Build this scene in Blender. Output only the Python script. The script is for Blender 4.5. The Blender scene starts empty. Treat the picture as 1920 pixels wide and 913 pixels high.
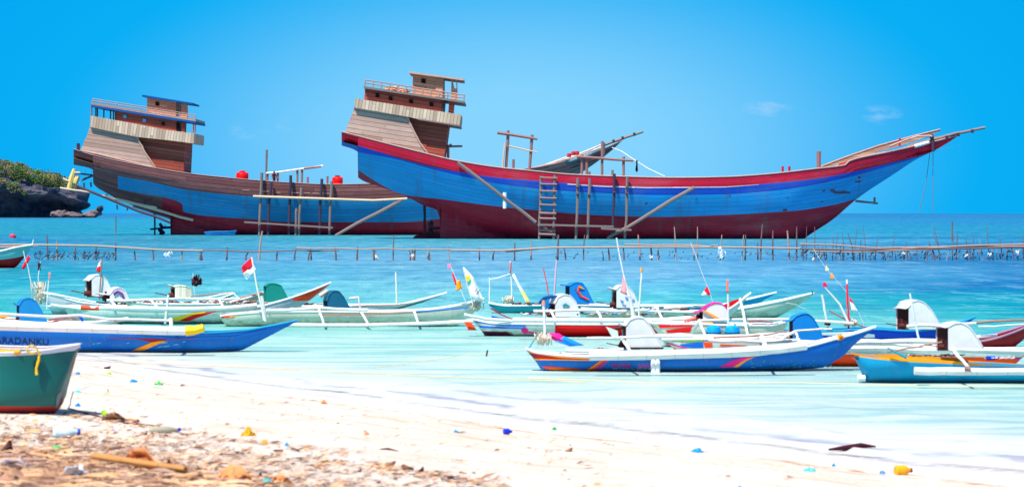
import bpy, math, random
import numpy as np
from mathutils import Vector
random.seed(7); np.random.seed(7)
SC = bpy.context.scene
COL = SC.collection
R = math.radians
# ---------------------------------------------------------------- camera
F = 85/36*1920          # focal length in photo pixels
H = 2.4                 # eye height above the water
HY = 400.0              # horizon row
cam = bpy.data.cameras.new('camera'); camo = bpy.data.objects.new('camera', cam); COL.objects.link(camo)
camo.location = (0, 0, H); camo.rotation_euler = (R(90), 0, 0)
cam.lens = 85; cam.sensor_width = 36; cam.sensor_fit = 'HORIZONTAL'
cam.shift_y = -(913/2-HY)/1920
cam.clip_start = 0.5; cam.clip_end = 90000
cam.dof.use_dof = True; cam.dof.focus_distance = 150; cam.dof.aperture_fstop = 4.2
SC.camera = camo
SC.view_settings.view_transform = 'Standard'; SC.view_settings.look = 'None'
SC.view_settings.gamma = 1; SC.view_settings.exposure = 0.75
E = 2**0.75
# ---------------------------------------------------------------- sun and sky
SUN_EL, SUN_AZ = 60, 215       # azimuth clockwise from +Y: behind the camera, a little left
sd = bpy.data.lights.new('sun', 'SUN'); so = bpy.data.objects.new('sun', sd); COL.objects.link(so)
sd.energy = 4.4; sd.angle = R(0.5); sd.color = (1, .955, .88)
sv = Vector((math.sin(R(SUN_AZ))*math.cos(R(SUN_EL)), math.cos(R(SUN_AZ))*math.cos(R(SUN_EL)), math.sin(R(SUN_EL))))
so.rotation_euler = sv.to_track_quat('Z', 'Y').to_euler(); so.location = (0, 0, 60)
W = bpy.data.worlds.new('World'); SC.world = W; W.use_nodes = True

class NT:
    def __init__(s, tree): s.t = tree; s.n = tree.nodes; s.l = tree.links
    def new(s, typ, ins=None, **kw):
        nd = s.n.new(typ)
        for k, v in kw.items(): setattr(nd, k, v)
        for k, v in (ins or {}).items():
            if hasattr(v, 'is_output'): s.l.new(v, nd.inputs[k])
            else: nd.inputs[k].default_value = v
        return nd
    def math(s, op, a, b=0.0, c=0.0, clamp=False):
        return s.new('ShaderNodeMath', {0: a, 1: b, 2: c}, operation=op, use_clamp=clamp).outputs[0]
    def mix(s, f, a, b, bt='MIX'):
        nd = s.new('ShaderNodeMix', data_type='RGBA', blend_type=bt)
        for k, v in ((0, f), (6, a), (7, b)):
            if hasattr(v, 'is_output'): s.l.new(v, nd.inputs[k])
            else: nd.inputs[k].default_value = v if k == 0 else (*v[:3], 1)
        return nd.outputs[2]
    def rng(s, v, a, b, c=0.0, d=1.0, sm=True):
        nd = s.new('ShaderNodeMapRange', {0: v, 1: a, 2: b, 3: c, 4: d})
        if sm: nd.interpolation_type = 'SMOOTHSTEP'
        return nd.outputs[0]
    def noise(s, vec, scale, detail=3, rough=.55):
        return s.new('ShaderNodeTexNoise', {'Vector': vec, 'Scale': scale, 'Detail': detail, 'Roughness': rough}).outputs['Fac']
    def mapv(s, vec, scale=(1, 1, 1), rot=(0, 0, 0), loc=(0, 0, 0)):
        return s.new('ShaderNodeMapping', {0: vec, 1: loc, 2: rot, 3: scale}).outputs[0]

def lin(c): return tuple((x/12.92 if x <= .04045 else ((x+.055)/1.055)**2.4) for x in c)
def rgb(*c): return lin(c)

w = NT(W.node_tree); w.n.clear()
tc = w.new('ShaderNodeTexCoord').outputs['Generated']
sep = w.new('ShaderNodeSeparateXYZ', {0: tc})
az = w.math('DIVIDE', sep.outputs[0], w.math('MAXIMUM', w.math('ABSOLUTE', sep.outputs[1]), .05))
el = sep.outputs[2]
sky = w.new('ShaderNodeTexSky', sky_type='NISHITA', sun_disc=False, sun_elevation=R(SUN_EL), sun_rotation=R(SUN_AZ),
            air_density=1.0, dust_density=.3, ozone_density=3.0)
nish = w.new('ShaderNodeVectorMath', {0: sky.outputs[0], 3: 0.10}, operation='SCALE').outputs[0]
nish = w.mix(1.0, nish, (1.0, 1.0, 1.05), 'MULTIPLY')
k = 1/E
pale = tuple(v*k for v in rgb(.53, .835, 1.0)); deep = tuple(v*k for v in rgb(.04, .69, .965)); deeper = tuple(v*k for v in rgb(0, .63, .935))
# pale veil of humid air low over the sea ahead, deep clear blue to either side of it
r2 = w.math('ADD', w.math('POWER', w.math('MULTIPLY', w.math('SUBTRACT', az, .0), 5.0), 2), w.math('POWER', w.math('MULTIPLY', w.math('SUBTRACT', el, .025), 11.0), 2))
g = w.math('SQRT', r2)
c1 = w.mix(w.rng(g, .15, 1.0), pale, deep)
c1 = w.mix(w.rng(g, .8, 1.7), c1, deeper)
cn = w.noise(w.mapv(tc, (30, 30, 90)), 1.6, 5, .6)
def puff(a0, e0, sa, se):
    q = w.math('ADD', w.math('POWER', w.math('DIVIDE', w.math('SUBTRACT', az, a0), sa), 2), w.math('POWER', w.math('DIVIDE', w.math('SUBTRACT', el, e0), se), 2))
    return w.rng(q, 1.0, 0.0)
m = None
for (px, py, sx, sy) in ((1436, 202, 60, 30), (1650, 218, 50, 22), (468, 248, 45, 20), (535, 232, 28, 18)):
    q = puff((px-960)/F, (HY-py)/F, sx/F, sy/F)
    m = q if m is None else w.math('MAXIMUM', m, q)
cl = w.math('MULTIPLY', m, w.rng(cn, .47, .72), clamp=True)
c1 = w.mix(w.math('MULTIPLY', cl, .38), c1, tuple(v*k for v in rgb(.8, .88, 1)))
low = w.rng(el, .25, .75)
fin = w.mix(low, c1, nish)
bg = w.new('ShaderNodeBackground', {0: fin, 1: 1.0}); ow = w.new('ShaderNodeOutputWorld', {0: bg.outputs[0]})

# ---------------------------------------------------------------- materials
MC = {}
def newmat(name):
    m = bpy.data.materials.new(name); m.use_nodes = True; t = NT(m.node_tree); t.n.clear()
    return m, t
def finish(t, base, rough=.6, bump=None, bd=.02, spec=.35, metal=0):
    p = t.new('ShaderNodeBsdfPrincipled', {'Roughness': rough, 'Specular IOR Level': spec, 'Metallic': metal})
    if hasattr(base, 'is_output'): t.l.new(base, p.inputs['Base Color'])
    else: p.inputs['Base Color'].default_value = (*base[:3], 1)
    if bump is not None:
        b = t.new('ShaderNodeBump', {'Strength': .7, 'Distance': bd, 'Height': bump}); t.l.new(b.outputs[0], p.inputs['Normal'])
    t.new('ShaderNodeOutputMaterial', {0: p.outputs[0]})
def sc(c, f): return tuple(min(1, v*f) for v in c[:3])
def planks(name, col, col2=None, width=.25, length=5.0, rough=.7, seam=.45, var=.35, wear=None, wearamt=.0, vertical=False, bd=.02, streak=.3, stain=0, tide=0):
    if name in MC: return MC[name]
    m, t = newmat(name)
    uv = t.new('ShaderNodeTexCoord').outputs['UV']; s = t.new('ShaderNodeSeparateXYZ', {0: uv})
    U, V = (s.outputs[1], s.outputs[0]) if vertical else (s.outputs[0], s.outputs[1])
    v = t.math('DIVIDE', V, width); row = t.math('FLOOR', v); fr = t.math('FRACT', v)
    rn = t.new('ShaderNodeTexWhiteNoise', {'W': row}, noise_dimensions='1D').outputs[0]
    u = t.math('ADD', t.math('DIVIDE', U, length), t.math('MULTIPLY', rn, 7.3)); cell = t.math('FLOOR', u); fu = t.math('FRACT', u)
    rn2 = t.new('ShaderNodeTexWhiteNoise', {'Vector': t.new('ShaderNodeCombineXYZ', {0: row, 1: cell}).outputs[0]}, noise_dimensions='2D').outputs[0]
    e = t.math('MINIMUM', fr, t.math('SUBTRACT', 1.0, fr)); sm = t.rng(e, .03, .12)
    e2 = t.math('MULTIPLY', t.math('MINIMUM', fu, t.math('SUBTRACT', 1.0, fu)), length); sm2 = t.rng(e2, .0, .03)
    sm = t.math('MULTIPLY', sm, sm2)
    grain = t.noise(t.mapv(uv, (12, .6, 1) if vertical else (.6, 12, 1)), 1.5, 4, .6)
    blot = t.noise(uv, .35, 5, .6)
    c = t.mix(rn2, sc(col, 1-var), col2 or sc(col, 1+var))
    c = t.mix(t.math('MULTIPLY', t.rng(grain, .35, .7), streak), c, sc(col, .55))
    c = t.mix(t.math('MULTIPLY', t.rng(blot, .4, .7), .3), c, sc(col, .7))
    if wear:
        wn = t.noise(t.mapv(uv, (1, 2.2, 1)), 1.3, 8, .7)
        c = t.mix(t.rng(wn, .72-wearamt, .78-wearamt), c, wear)
    c = t.mix(t.rng(sm, 0, 1, seam, 0), c, sc(col, .12))
    if stain:
        sn = t.noise(t.mapv(uv, (1.1, .10, 1)), 1.2, 6, .7); bn = t.noise(t.mapv(uv, (.12, .35, 1)), 1.0, 5, .65)
        c = t.mix(t.math('MULTIPLY', t.rng(sn, .52, .68), stain), c, (.10, .055, .05)); c = t.mix(t.math('MULTIPLY', t.rng(bn, .5, .7), stain), c, tuple(v*.7+.10 for v in col))
    if tide:
        oz = t.new('ShaderNodeSeparateXYZ', {0: t.new('ShaderNodeTexCoord').outputs['Object']}).outputs[2]
        tn = t.noise(t.mapv(uv, (.8, .8, 1)), 1.0, 5, .65); q = t.rng(t.math('ADD', oz, t.math('MULTIPLY', t.math('SUBTRACT', tn, .5), tide*2.5)), 0, tide, 1, 0)
        c = t.mix(t.math('MULTIPLY', q, .75), c, (.035, .045, .03))
    finish(t, c, rough, sm, bd); MC[name] = m; return m
def paint(name, col, rough=.45, wear=None, wearamt=0.0, dirt=.25, spec=.22, scale=3.0, tide=0):
    if name in MC: return MC[name]
    m, t = newmat(name)
    ob = t.new('ShaderNodeTexCoord').outputs['Object']
    n1 = t.noise(ob, scale, 5, .62); n2 = t.noise(t.mapv(ob, (3, 3, .7)), scale*4, 4, .6)
    c = t.mix(t.math('MULTIPLY', t.rng(n1, .35, .75), dirt), col, sc(col, .62))
    c = t.mix(t.math('MULTIPLY', t.rng(n2, .5, .8), dirt*.8), c, tuple(v*.8+.02 for v in col))
    if wear:
        wn = t.noise(ob, scale*2.2, 8, .72)
        c = t.mix(t.rng(wn, .70-wearamt, .74-wearamt), c, wear)
    if tide:
        oz = t.new('ShaderNodeSeparateXYZ', {0: ob}).outputs[2]; tn = t.noise(t.mapv(ob, (2.5, 2.5, 6)), 1.5, 6, .7)
        q = t.rng(t.math('ADD', oz, t.math('MULTIPLY', t.math('SUBTRACT', tn, .5), tide*4)), tide*.2, tide*1.2, 1, 0)
        c = t.mix(t.math('MULTIPLY', q, .6), c, (.10, .12, .07))
        st = t.noise(t.mapv(ob, (6, 6, .5)), 1.5, 6, .7); c = t.mix(t.rng(st, .56, .72, 0, .45), c, (.22, .15, .11))
    finish(t, c, t.math('ADD', rough, t.math('MULTIPLY', n1, .2)), n2, .004, spec); MC[name] = m; return m
def bamboo(name, col, dark=.5):
    if name in MC: return MC[name]
    m, t = newmat(name)
    uv = t.new('ShaderNodeTexCoord').outputs['UV']; s = t.new('ShaderNodeSeparateXYZ', {0: uv})
    fr = t.math('FRACT', t.math('DIVIDE', s.outputs[0], .42)); e = t.math('MINIMUM', fr, t.math('SUBTRACT', 1.0, fr))
    ring = t.rng(e, .0, .035)
    n = t.noise(t.mapv(uv, (1.5, 14, 1)), 2.5, 4, .6)
    c = t.mix(t.math('MULTIPLY', t.rng(n, .35, .75), .5), col, sc(col, .6))
    c = t.mix(t.math('MULTIPLY', t.math('SUBTRACT', 1.0, ring), .6), c, sc(col, dark))
    finish(t, c, .5, ring, .004); MC[name] = m; return m
def stone(name, c1, c2, scale=.2, rough=.95):
    m, t = newmat(name); ob = t.new('ShaderNodeTexCoord').outputs['Object']
    n = t.noise(ob, scale, 8, .7); n2 = t.noise(ob, scale*5, 6, .7)
    c = t.mix(t.rng(n, .35, .65), c1, c2); c = t.mix(t.rng(n2, .5, .75, 0, .6), c, sc(c1, .35))
    finish(t, c, rough, t.math('ADD', n, n2), .8, .2); return m

# ---------------------------------------------------------------- geometry helpers
def pchip(pts):
    x = np.array([p[0] for p in pts], float); y = np.array([p[1] for p in pts], float)
    if len(x) == 1: return lambda q: y[0]
    h = np.diff(x); h[h == 0] = 1e-6; d = np.diff(y)/h
    m = np.zeros(len(x)); m[0] = d[0]; m[-1] = d[-1]
    for i in range(1, len(x)-1):
        if d[i-1]*d[i] > 0: m[i] = 2*d[i-1]*d[i]/(d[i-1]+d[i])
    def f(q):
        q = min(max(q, x[0]), x[-1]); i = min(max(int(np.searchsorted(x, q))-1, 0), len(x)-2)
        t = (q-x[i])/h[i]
        return float((2*t**3-3*t**2+1)*y[i]+(t**3-2*t**2+t)*h[i]*m[i]+(-2*t**3+3*t**2)*y[i+1]+(t**3-t**2)*h[i]*m[i+1])
    return f
def resample(pts, n):
    p = np.array(pts, float); s = np.concatenate([[0], np.cumsum(np.linalg.norm(np.diff(p, axis=0), axis=1))])
    q = np.linspace(0, s[-1], n)
    return [tuple(np.interp(q, s, p[:, k]) for k in range(p.shape[1]))][0] and list(zip(*[np.interp(q, s, p[:, k]) for k in range(p.shape[1])]))
class Fr:
    """a vertical reference plane of a real thing at distance D, with optional heading k (metres back per metre right)"""
    def __init__(s, D, px0=960, k=0): s.D = D; s.X0 = (px0-960)/F*D; s.k = k
    def depth(s, px): return (s.D-s.k*s.X0)/(1-s.k*(px-960)/F)
    def pt(s, px, py, off=0.0):
        d = s.depth(px)+off
        return Vector(((px-960)/F*d, d, H-(py-HY)/F*d))
    def m(s, pix): return pix/F*s.D
def wl(y): return H*F/(y-HY)       # distance of a waterline seen at row y
class MB:
    def __init__(s): s.v = []; s.f = []; s.mi = []; s.uv = []
    def add(s, vs, fs, mi=0, uvs=None):
        b = len(s.v); s.v += [tuple(v) for v in vs]
        for q in fs:
            s.f.append([b+i for i in q]); s.mi.append(mi)
            if uvs is not None: s.uv.append([uvs[i] for i in q])
            else:
                P = [Vector(vs[i]) for i in q]; n = (P[1]-P[0]).cross(P[2]-P[0])
                ax = max(range(3), key=lambda a: abs(n[a]))
                s.uv.append([((p.x, p.z), (p.y, p.z), (p.x, p.y))[(1, 0, 2)[ax]] for p in P])
    def grid(s, rows, mi=0, uvs=None, mif=None):
        nr, nc = len(rows), len(rows[0]); vs = [p for r in rows for p in r]
        b = len(s.v); s.v += [tuple(v) for v in vs]
        for i in range(nr-1):
            for j in range(nc-1):
                q = [i*nc+j, i*nc+j+1, (i+1)*nc+j+1, (i+1)*nc+j]
                s.f.append([b+a for a in q]); s.mi.append(mif(i, j) if mif else mi)
                if uvs: s.uv.append([uvs[a//nc][a % nc] for a in q])
                else: s.uv.append([(vs[a][0], vs[a][2]) for a in q])
        return s
    def tube(s, pts, r, seg=8, mi=0, cap=True):
        pts = [Vector(p) for p in pts]; n = len(pts)
        rr = r if isinstance(r, (list, tuple)) else [r]*n
        rings = []; u = 0; us = []
        prev = None
        for i, p in enumerate(pts):
            d = (pts[min(i+1, n-1)]-pts[max(i-1, 0)])
            if d.length < 1e-9: d = Vector((1, 0, 0))
            d.normalize()
            a = prev if prev is not None else (Vector((0, 0, 1)) if abs(d.z) < .9 else Vector((1, 0, 0)))
            x = d.cross(a).normalized(); y = x.cross(d).normalized(); prev = y
            rings.append([p+(x*math.cos(2*math.pi*k/seg)+y*math.sin(2*math.pi*k/seg))*rr[i] for k in range(seg+1)])
            if i: u += (p-pts[i-1]).length
            us.append(u)
        s.grid(rings, mi, [[(us[i], k/seg*rr[i]*6) for k in range(seg+1)] for i in range(n)])
        if cap:
            s.add(rings[0][:seg], [list(range(seg))], mi); s.add(rings[-1][:seg], [list(range(seg))[::-1]], mi)
        return s
    def prism(s, front, back, mi=0, tilt=0.0):
        """closed prism between two matching outlines (world points)"""
        n = len(front); c, q = math.cos(tilt), math.sin(tilt)
        def uvf(p): return (p[0]*c+p[2]*q, -p[0]*q+p[2]*c)
        vs = list(front)+list(back)
        uv = [uvf(p) for p in vs]
        s.add(vs, [list(range(n)), [2*n-1-i for i in range(n)]], mi, uv)
        for i in range(n):
            j = (i+1) % n; P = [front[i], front[j], back[j], back[i]]
            L = (Vector(front[j])-Vector(front[i])); 
            if abs(L.z) > abs(L.x): uu = [(p[1], uvf(p)[1]) for p in P]
            else: uu = [(uvf(p)[0], p[1]) for p in P]
            s.add(P, [[0, 3, 2, 1]], mi, uu)
        return s
    def box(s, a, b, mi=0):
        x0, y0, z0 = a; x1, y1, z1 = b
        f = [(x0, y0, z0), (x1, y0, z0), (x1, y0, z1), (x0, y0, z1)]; g = [(p[0], y1, p[2]) for p in f]
        return s.prism([Vector(p) for p in f], [Vector(p) for p in g], mi)
    def lathe(s, c, prof, seg=16, mi=0, axis=None):
        c = Vector(c); ax = Vector(axis or (0, 0, 1)).normalized()
        a = Vector((1, 0, 0)) if abs(ax.x) < .9 else Vector((0, 1, 0)); x = ax.cross(a).normalized(); y = ax.cross(x)
        rows = [[c+ax*h+(x*math.cos(2*math.pi*k/seg)+y*math.sin(2*math.pi*k/seg))*r for k in range(seg+1)] for r, h in prof]
        return s.grid(rows, mi, [[(k/seg, h) for k in range(seg+1)] for r, h in prof])
BASE = {}
class Thing:
    def __init__(s, name, label, cat, loc, group=None):
        s.o = bpy.data.objects.new(name, None); COL.objects.link(s.o); s.o.location = loc; s.loc = Vector(loc)
        s.o.empty_display_size = .3
        s.o['label'] = label; s.o['category'] = cat
        if group: s.o['group'] = group
    def part(s, name, mb, mats, parent=None, label=None, smooth=False, solid=0, bevel=0):
        o = mkobj(name, mb, mats, s.loc, smooth, solid, bevel)
        if parent is not None: o.parent = parent
        else: o.parent = s.o
        if label: o['label'] = label
        return o
def mkobj(name, mb, mats, loc=Vector((0, 0, 0)), smooth=False, solid=0, bevel=0):
    me = bpy.data.meshes.new(name)
    loc = Vector(loc)
    me.from_pydata([(v[0]-loc.x, v[1]-loc.y, v[2]-loc.z) for v in mb.v], [], mb.f)
    mats = mats if isinstance(mats, (list, tuple)) else [mats]
    for m in mats: me.materials.append(m)
    me.polygons.foreach_set('material_index', mb.mi)
    ul = me.uv_layers.new(name='UVMap'); flat = [c for q in mb.uv for p in q for c in p]
    ul.data.foreach_set('uv', flat)
    me.polygons.foreach_set('use_smooth', [smooth]*len(mb.f))
    me.update()
    if smooth:
        try: me.set_sharp_from_angle(angle=R(40))
        except Exception: pass
    o = bpy.data.objects.new(name, me); COL.objects.link(o)
    if solid:
        md = o.modifiers.new('s', 'SOLIDIFY'); md.thickness = solid; md.offset = 0
    if bevel:
        md = o.modifiers.new('b', 'BEVEL'); md.width = bevel; md.segments = 2; md.limit_method = 'ANGLE'
    return o
def single(name, mb, mats, label, cat, loc, group=None, smooth=False, solid=0, kind=None, bevel=0):
    o = mkobj(name, mb, mats, Vector(loc), smooth, solid, bevel); o.location = loc
    if label: o['label'] = label
    if cat: o['category'] = cat
    if group: o['group'] = group
    if kind: o['kind'] = kind
    return o

# ---------------------------------------------------------------- beach, water
SH = [(-2500, 640), (-200, 648), (0, 655), (150, 668), (300, 697), (480, 722), (700, 748), (960, 785), (1200, 812), (1440, 840), (1640, 865), (1920, 890), (2300, 925)]
shw = sorted([((px-960)/F*wl(py), wl(py)) for px, py in SH])
shw = [(-60, 62), *shw[1:], (40, 8)]
shf = pchip(shw)
def shore(x, y): return (shf(x)-y)/1.55      # metres landward of the water's edge
def sand_z(x, y):
    s = shore(x, y)
    if s > 0:
        z = .055*s*(1-math.exp(-s/1.2)) + .006*s
        n = .012*math.sin(x*1.7+y*.9)*math.sin(y*1.3-x*.4)+.008*math.sin(x*5.1+1)*math.sin(y*4.3+x)
        return z+n*min(1, s/2)
    return max(-1.6, .045*s)
def ground(px, py):
    lo, hi = 6.0, 60.0
    for _ in range(50):
        m = (lo+hi)/2; z = H-(py-HY)/F*m
        if z > max(0.004, sand_z((px-960)/F*m, m)): lo = m
        else: hi = m
    return Vector(((px-960)/F*lo, lo, max(.004, sand_z((px-960)/F*lo, lo))))

def noise2(a, seed=0):
    rs = np.random.RandomState(seed)
    return rs.rand(*a)

mb = MB(); rows = []; 
ys = list(np.geomspace(5, 55, 190))+[70, 90]
for y in ys:
    hw = max(9, y*.75)
    rows.append([Vector((x, y, sand_z(x, y))) for x in np.linspace(-hw, hw, 150)])
rows = [r[::-1] for r in rows]
mb.grid(rows, 0, [[(p.x, p.y) for p in r] for r in rows])
# far sea bed and the land behind the camera belong to the same sheet
ms, t = newmat('sand')
ob = t.new('ShaderNodeTexCoord').outputs['Object']
n1 = t.noise(ob, 1.2, 6, .6); n2 = t.noise(t.mapv(ob, (1, 1.0, 1)), 22, 5, .65); n3 = t.noise(t.mapv(ob, (1, 1.6, 1), (0, 0, R(-32))), 5, 6, .7)
c = t.mix(t.rng(n1, .3, .7), rgb(.89, .85, .80), rgb(.84, .77, .70))
c = t.mix(t.rng(n2, .55, .72, 0, .5), c, rgb(.58, .42, .30))
c = t.mix(t.rng(n3, .56, .68, 0, .55), c, rgb(.70, .50, .36))
at = t.new('ShaderNodeAttribute', attribute_name='shore').outputs['Fac']
nn = t.noise(ob, .9, 4, .6)
ss = t.math('ADD', at, t.math('MULTIPLY', t.math('SUBTRACT', nn, .5), .9))
wet = t.rng(ss, .55, 1.25, 1, 0)
c = t.mix(t.math('MULTIPLY', t.new('ShaderNodeAttribute', attribute_name='litter').outputs['Fac'], t.rng(t.noise(t.mapv(ob, (2, 5, 1)), 2.0, 6, .7), .38, .60)), c, rgb(.50, .34, .25))
c = t.mix(wet, c, rgb(.90, .86, .84))
gp_ = t.new('ShaderNodeNewGeometry').outputs['Position']; gx = t.new('ShaderNodeSeparateXYZ', {0: gp_}).outputs[0]
lv = t.new('ShaderNodeCombineXYZ', {0: t.math('MULTIPLY', gx, .35), 1: t.math('MULTIPLY', at, 1.9)}).outputs[0]
ln = t.noise(lv, 1.0, 6, .62)
c = t.mix(t.math('MULTIPLY', t.rng(ln, .50, .62), t.rng(ss, 1.3, .9, 0, .75)), c, rgb(.78, .74, .78)); c = t.mix(t.math('MULTIPLY', t.rng(ln, .46, .38), t.rng(ss, 1.3, .9, 0, .6)), c, rgb(.93, .80, .66))
c = t.mix(t.math('MULTIPLY', t.rng(t.noise(lv, 2.6, 6, .7), .53, .62), t.rng(ss, 1.2, 5, .7, .3)), c, rgb(.78, .56, .40))
# wrack line left by the last swash
wr = t.math('MULTIPLY', t.rng(t.math('ABSOLUTE', t.math('SUBTRACT', ss, 1.2)), 0, .12, 1, 0), t.rng(n3, .42, .62))
c = t.mix(t.math('MULTIPLY', wr, .85), c, rgb(.66, .40, .20))
p = t.new('ShaderNodeBsdfPrincipled', {'Base Color': c, 'Roughness': t.rng(wet, 0, 1, .95, .35), 'Specular IOR Level': t.rng(wet, 0, 1, .1, .22)})
bp = t.new('ShaderNodeBump', {'Strength': t.rng(wet, 0, 1, .8, .08), 'Distance': .05, 'Height': t.math('ADD', n2, n3)}); t.l.new(bp.outputs[0], p.inputs['Normal'])
t.new('ShaderNodeOutputMaterial', {0: p.outputs[0]})
beach = single('beach', mb, ms, None, None, (0, 0, 0), kind='structure', smooth=True)
a = beach.data.attributes.new('shore', 'FLOAT', 'POINT'); a.data.foreach_set('value', [shore(v.co.x, v.co.y) for v in beach.data.vertices])
def lit_at(x, y):
    if y < 5: return 0
    px = 960+x/y*F; py = HY+(H-sand_z(x, y))/y*F
    q = max(0, min(1, (py-832-max(0, px-60)*.10)/36)); return q*max(0, min(1, (760-px)/420))
a = beach.data.attributes.new('litter', 'FLOAT', 'POINT'); a.data.foreach_set('value', [lit_at(v.co.x, v.co.y) for v in beach.data.vertices])
# land sheet behind and under everything, reaching past the horizon
mb = MB(); mb.add([(-60000, -3000, -2.5), (60000, -3000, -2.5), (60000, 80000, -2.5), (-60000, 80000, -2.5)], [[0, 1, 2, 3]])
single('sea_bed', mb, stone('sea_bed_sand', (.5, .5, .42), (.4, .45, .4)), None, None, (0, 0, 0), kind='structure')
mb = MB(); g0 = [[Vector((x, y, sand_z(x, y) if y >= 4.9 else .95)) for x in np.linspace(-40, 40, 60)] for y in (-40, -10, 0, 5.0)]
mb.grid([r[::-1] for r in g0]); single('upper_beach', mb, ms, None, None, (0, 0, -.004), kind='structure', smooth=True)

# water: own colour follows depth and bottom (sand bars, weed beds)
TAB = [
 (400.5, [(0, .42, .68)]*5),
 (404, [(0, .45, .70), (0, .46, .70), (0, .5, .72), (0, .46, .70), (0, .45, .70)]),
 (414, [(0, .60, .74), (0, .60, .74), (0, .6, .78), (0, .55, .75), (0, .50, .74)]),
 (430, [(0, .60, .70), (0, .62, .72), (.1, .66, .74), (0, .60, .74), (0, .56, .72)]),
 (452, [(0, .54, .72), (.22, .66, .78), (.36, .74, .84), (.30, .68, .84), (0, .52, .72)]),
 (480, [(0, .56, .73), (.34, .68, .84), (.48, .74, .89), (.36, .68, .87), (0, .48, .73)]),
 (515, [(0, .66, .76), (.38, .74, .87), (.52, .77, .91), (.36, .69, .88), (0, .46, .72)]),
 (535, [(0, .70, .78), (.40, .82, .88), (.52, .82, .92), (.36, .76, .90), (0, .48, .74)]),
 (560, [(0, .72, .76), (.48, .86, .88), (.5, .86, .90), (.25, .78, .84), (0, .66, .75)]),
 (600, [(.2, .77, .78), (.54, .85, .85), (.58, .86, .87), (.46, .83, .84), (.1, .72, .76)]),
 (640, [(.66, .85, .83), (.70, .87, .86), (.70, .87, .87), (.64, .86, .86), (.44, .82, .82)]),
 (700, [(.80, .86, .85), (.79, .87, .87), (.77, .87, .87), (.75, .87, .88), (.62, .85, .85)]),
 (770, [(.83, .85, .85), (.83, .86, .86), (.82, .86, .87), (.80, .86, .87), (.73, .84, .86)]),
 (900, [(.86, .83, .82)]*5)]
TABL = [(py, [lin(c) for c in cs]) for py, cs in TAB]
def wcol(px, py):
    py = min(max(py, TABL[0][0]), TABL[-1][0]-.01)
    i = max(j for j in range(len(TABL)) if TABL[j][0] <= py); i = min(i, len(TABL)-2)
    t = (py-TABL[i][0])/(TABL[i+1][0]-TABL[i][0]); t = t*t*(3-2*t)
    u = min(max(px/480, 0), 3.999); a = int(u); fu = u-a
    r = []
    for k in range(3):
        v0 = TABL[i][1][a][k]*(1-fu)+TABL[i][1][a+1][k]*fu; v1 = TABL[i+1][1][a][k]*(1-fu)+TABL[i+1][1][a+1][k]*fu
        r.append(v0*(1-t)+v1*t)
    return r
def hsh(i): return (math.sin(i*127.1)*43758.5) % 1
def crest(x, y, s):
    z = 0
    for (s0, wd, h, x0, x1, ph) in ((-.55, .10, .035, -3, 6, 0), (-1.7, .13, .05, 1.0, 4.2, 1), (-1.1, .12, .05, 3.2, 8, 2), (-2.6, .2, .03, -2, 3, 3), (-4.2, .3, .035, 0, 7, 4)):
        q = (s-(s0+.22*math.sin(x*1.1+ph*2)+.08*math.sin(x*3.7+ph)))/wd
        e = max(0, min(1, (x-x0)/.9))*max(0, min(1, (x1-x)/.9))
        z += h*e*math.exp(-q*q)*(.7+.3*math.sin(x*2.3+ph))
    return z
mb = MB(); rows = []; 
pys = list(np.linspace(1010, 560, 330))+list(np.linspace(558, 420, 90))+list(np.linspace(419, 402, 30))+[401, 400.6, 400.3, 400.15]
NC = 260
tans = np.concatenate([[-3, -1.2, -.6, -.35], np.linspace(-.26, .26, NC-8), [.35, .6, 1.2, 3]])
cols = []; sh = []
for py in pys:
    y = wl(py); r = []
    for tn in tans:
        x = tn*y; s = shore(x, y) if y < 60 else -30
        z = 0
        if y < 60 and abs(tn) < .3: z = crest(x, y, s) + .006*math.sin(x*2.1+y*5.3)*math.sin(x*.8-y*1.9)
        r.append(Vector((x, y, z))); cols.append(wcol(960+tn*F+140*math.sin(y*.11), py)); sh.append(s)
    rows.append(r[::-1]); 
# keep attribute order equal to reversed rows
n = len(tans); cols = [cols[i*n+n-1-j] for i in range(len(pys)) for j in range(n)]; sh = [sh[i*n+n-1-j] for i in range(len(pys)) for j in range(n)]
rows2 = rows
mb.grid(rows2, 0, [[(p.x, p.y) for p in r] for r in rows2])
# drop cells well inside the beach
keep = [i for i, q in enumerate(mb.f) if min(sh[v] for v in q) < .35]
mb.f = [mb.f[i] for i in keep]; mb.mi = [mb.mi[i] for i in keep]; mb.uv = [mb.uv[i] for i in keep]
mw, t = newmat('sea_water')
geo = t.new('ShaderNodeNewGeometry').outputs['Position']
ca = t.new('ShaderNodeAttribute', attribute_name='own').outputs['Color']; sa = t.new('ShaderNodeAttribute', attribute_name='shore').outputs['Fac']
na = t.noise(t.mapv(geo, (.30, 1.7, 1)), 1.0, 5, .6)       # ripples near
nb = t.noise(t.mapv(geo, (.75, .2, 1)), 1.0, 8, .7); nc2 = t.noise(t.mapv(geo, (.11, .9, 1)), 1.0, 4, .6)      # wavelets
ncn = t.noise(t.mapv(geo, (.02, .05, 1)), 1.0, 6, .62)     # weed patches
c = t.mix(t.math('MULTIPLY', t.rng(nc2, .52, .66), t.rng(sa, -22, -5, 0, .6)), c, (.38, .62, .68)); c = t.mix(t.math('MULTIPLY', t.rng(nc2, .46, .34), t.rng(sa, -22, -5, 0, .6)), c, (.84, .80, .64))
bars = t.noise(t.mapv(geo, (.05, .22, 1)), 1.0, 5, .6)
ca = t.mix(t.rng(sa, -4.5, -.6, 0, .8), ca, rgb(.82, .79, .77))
c = t.mix(t.math('MULTIPLY', t.rng(na, .47, .60), t.rng(sa, -1, -5, .25, .75)), ca, t.mix(1.0, ca, (.50, .76, .84), 'MULTIPLY'))
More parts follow.
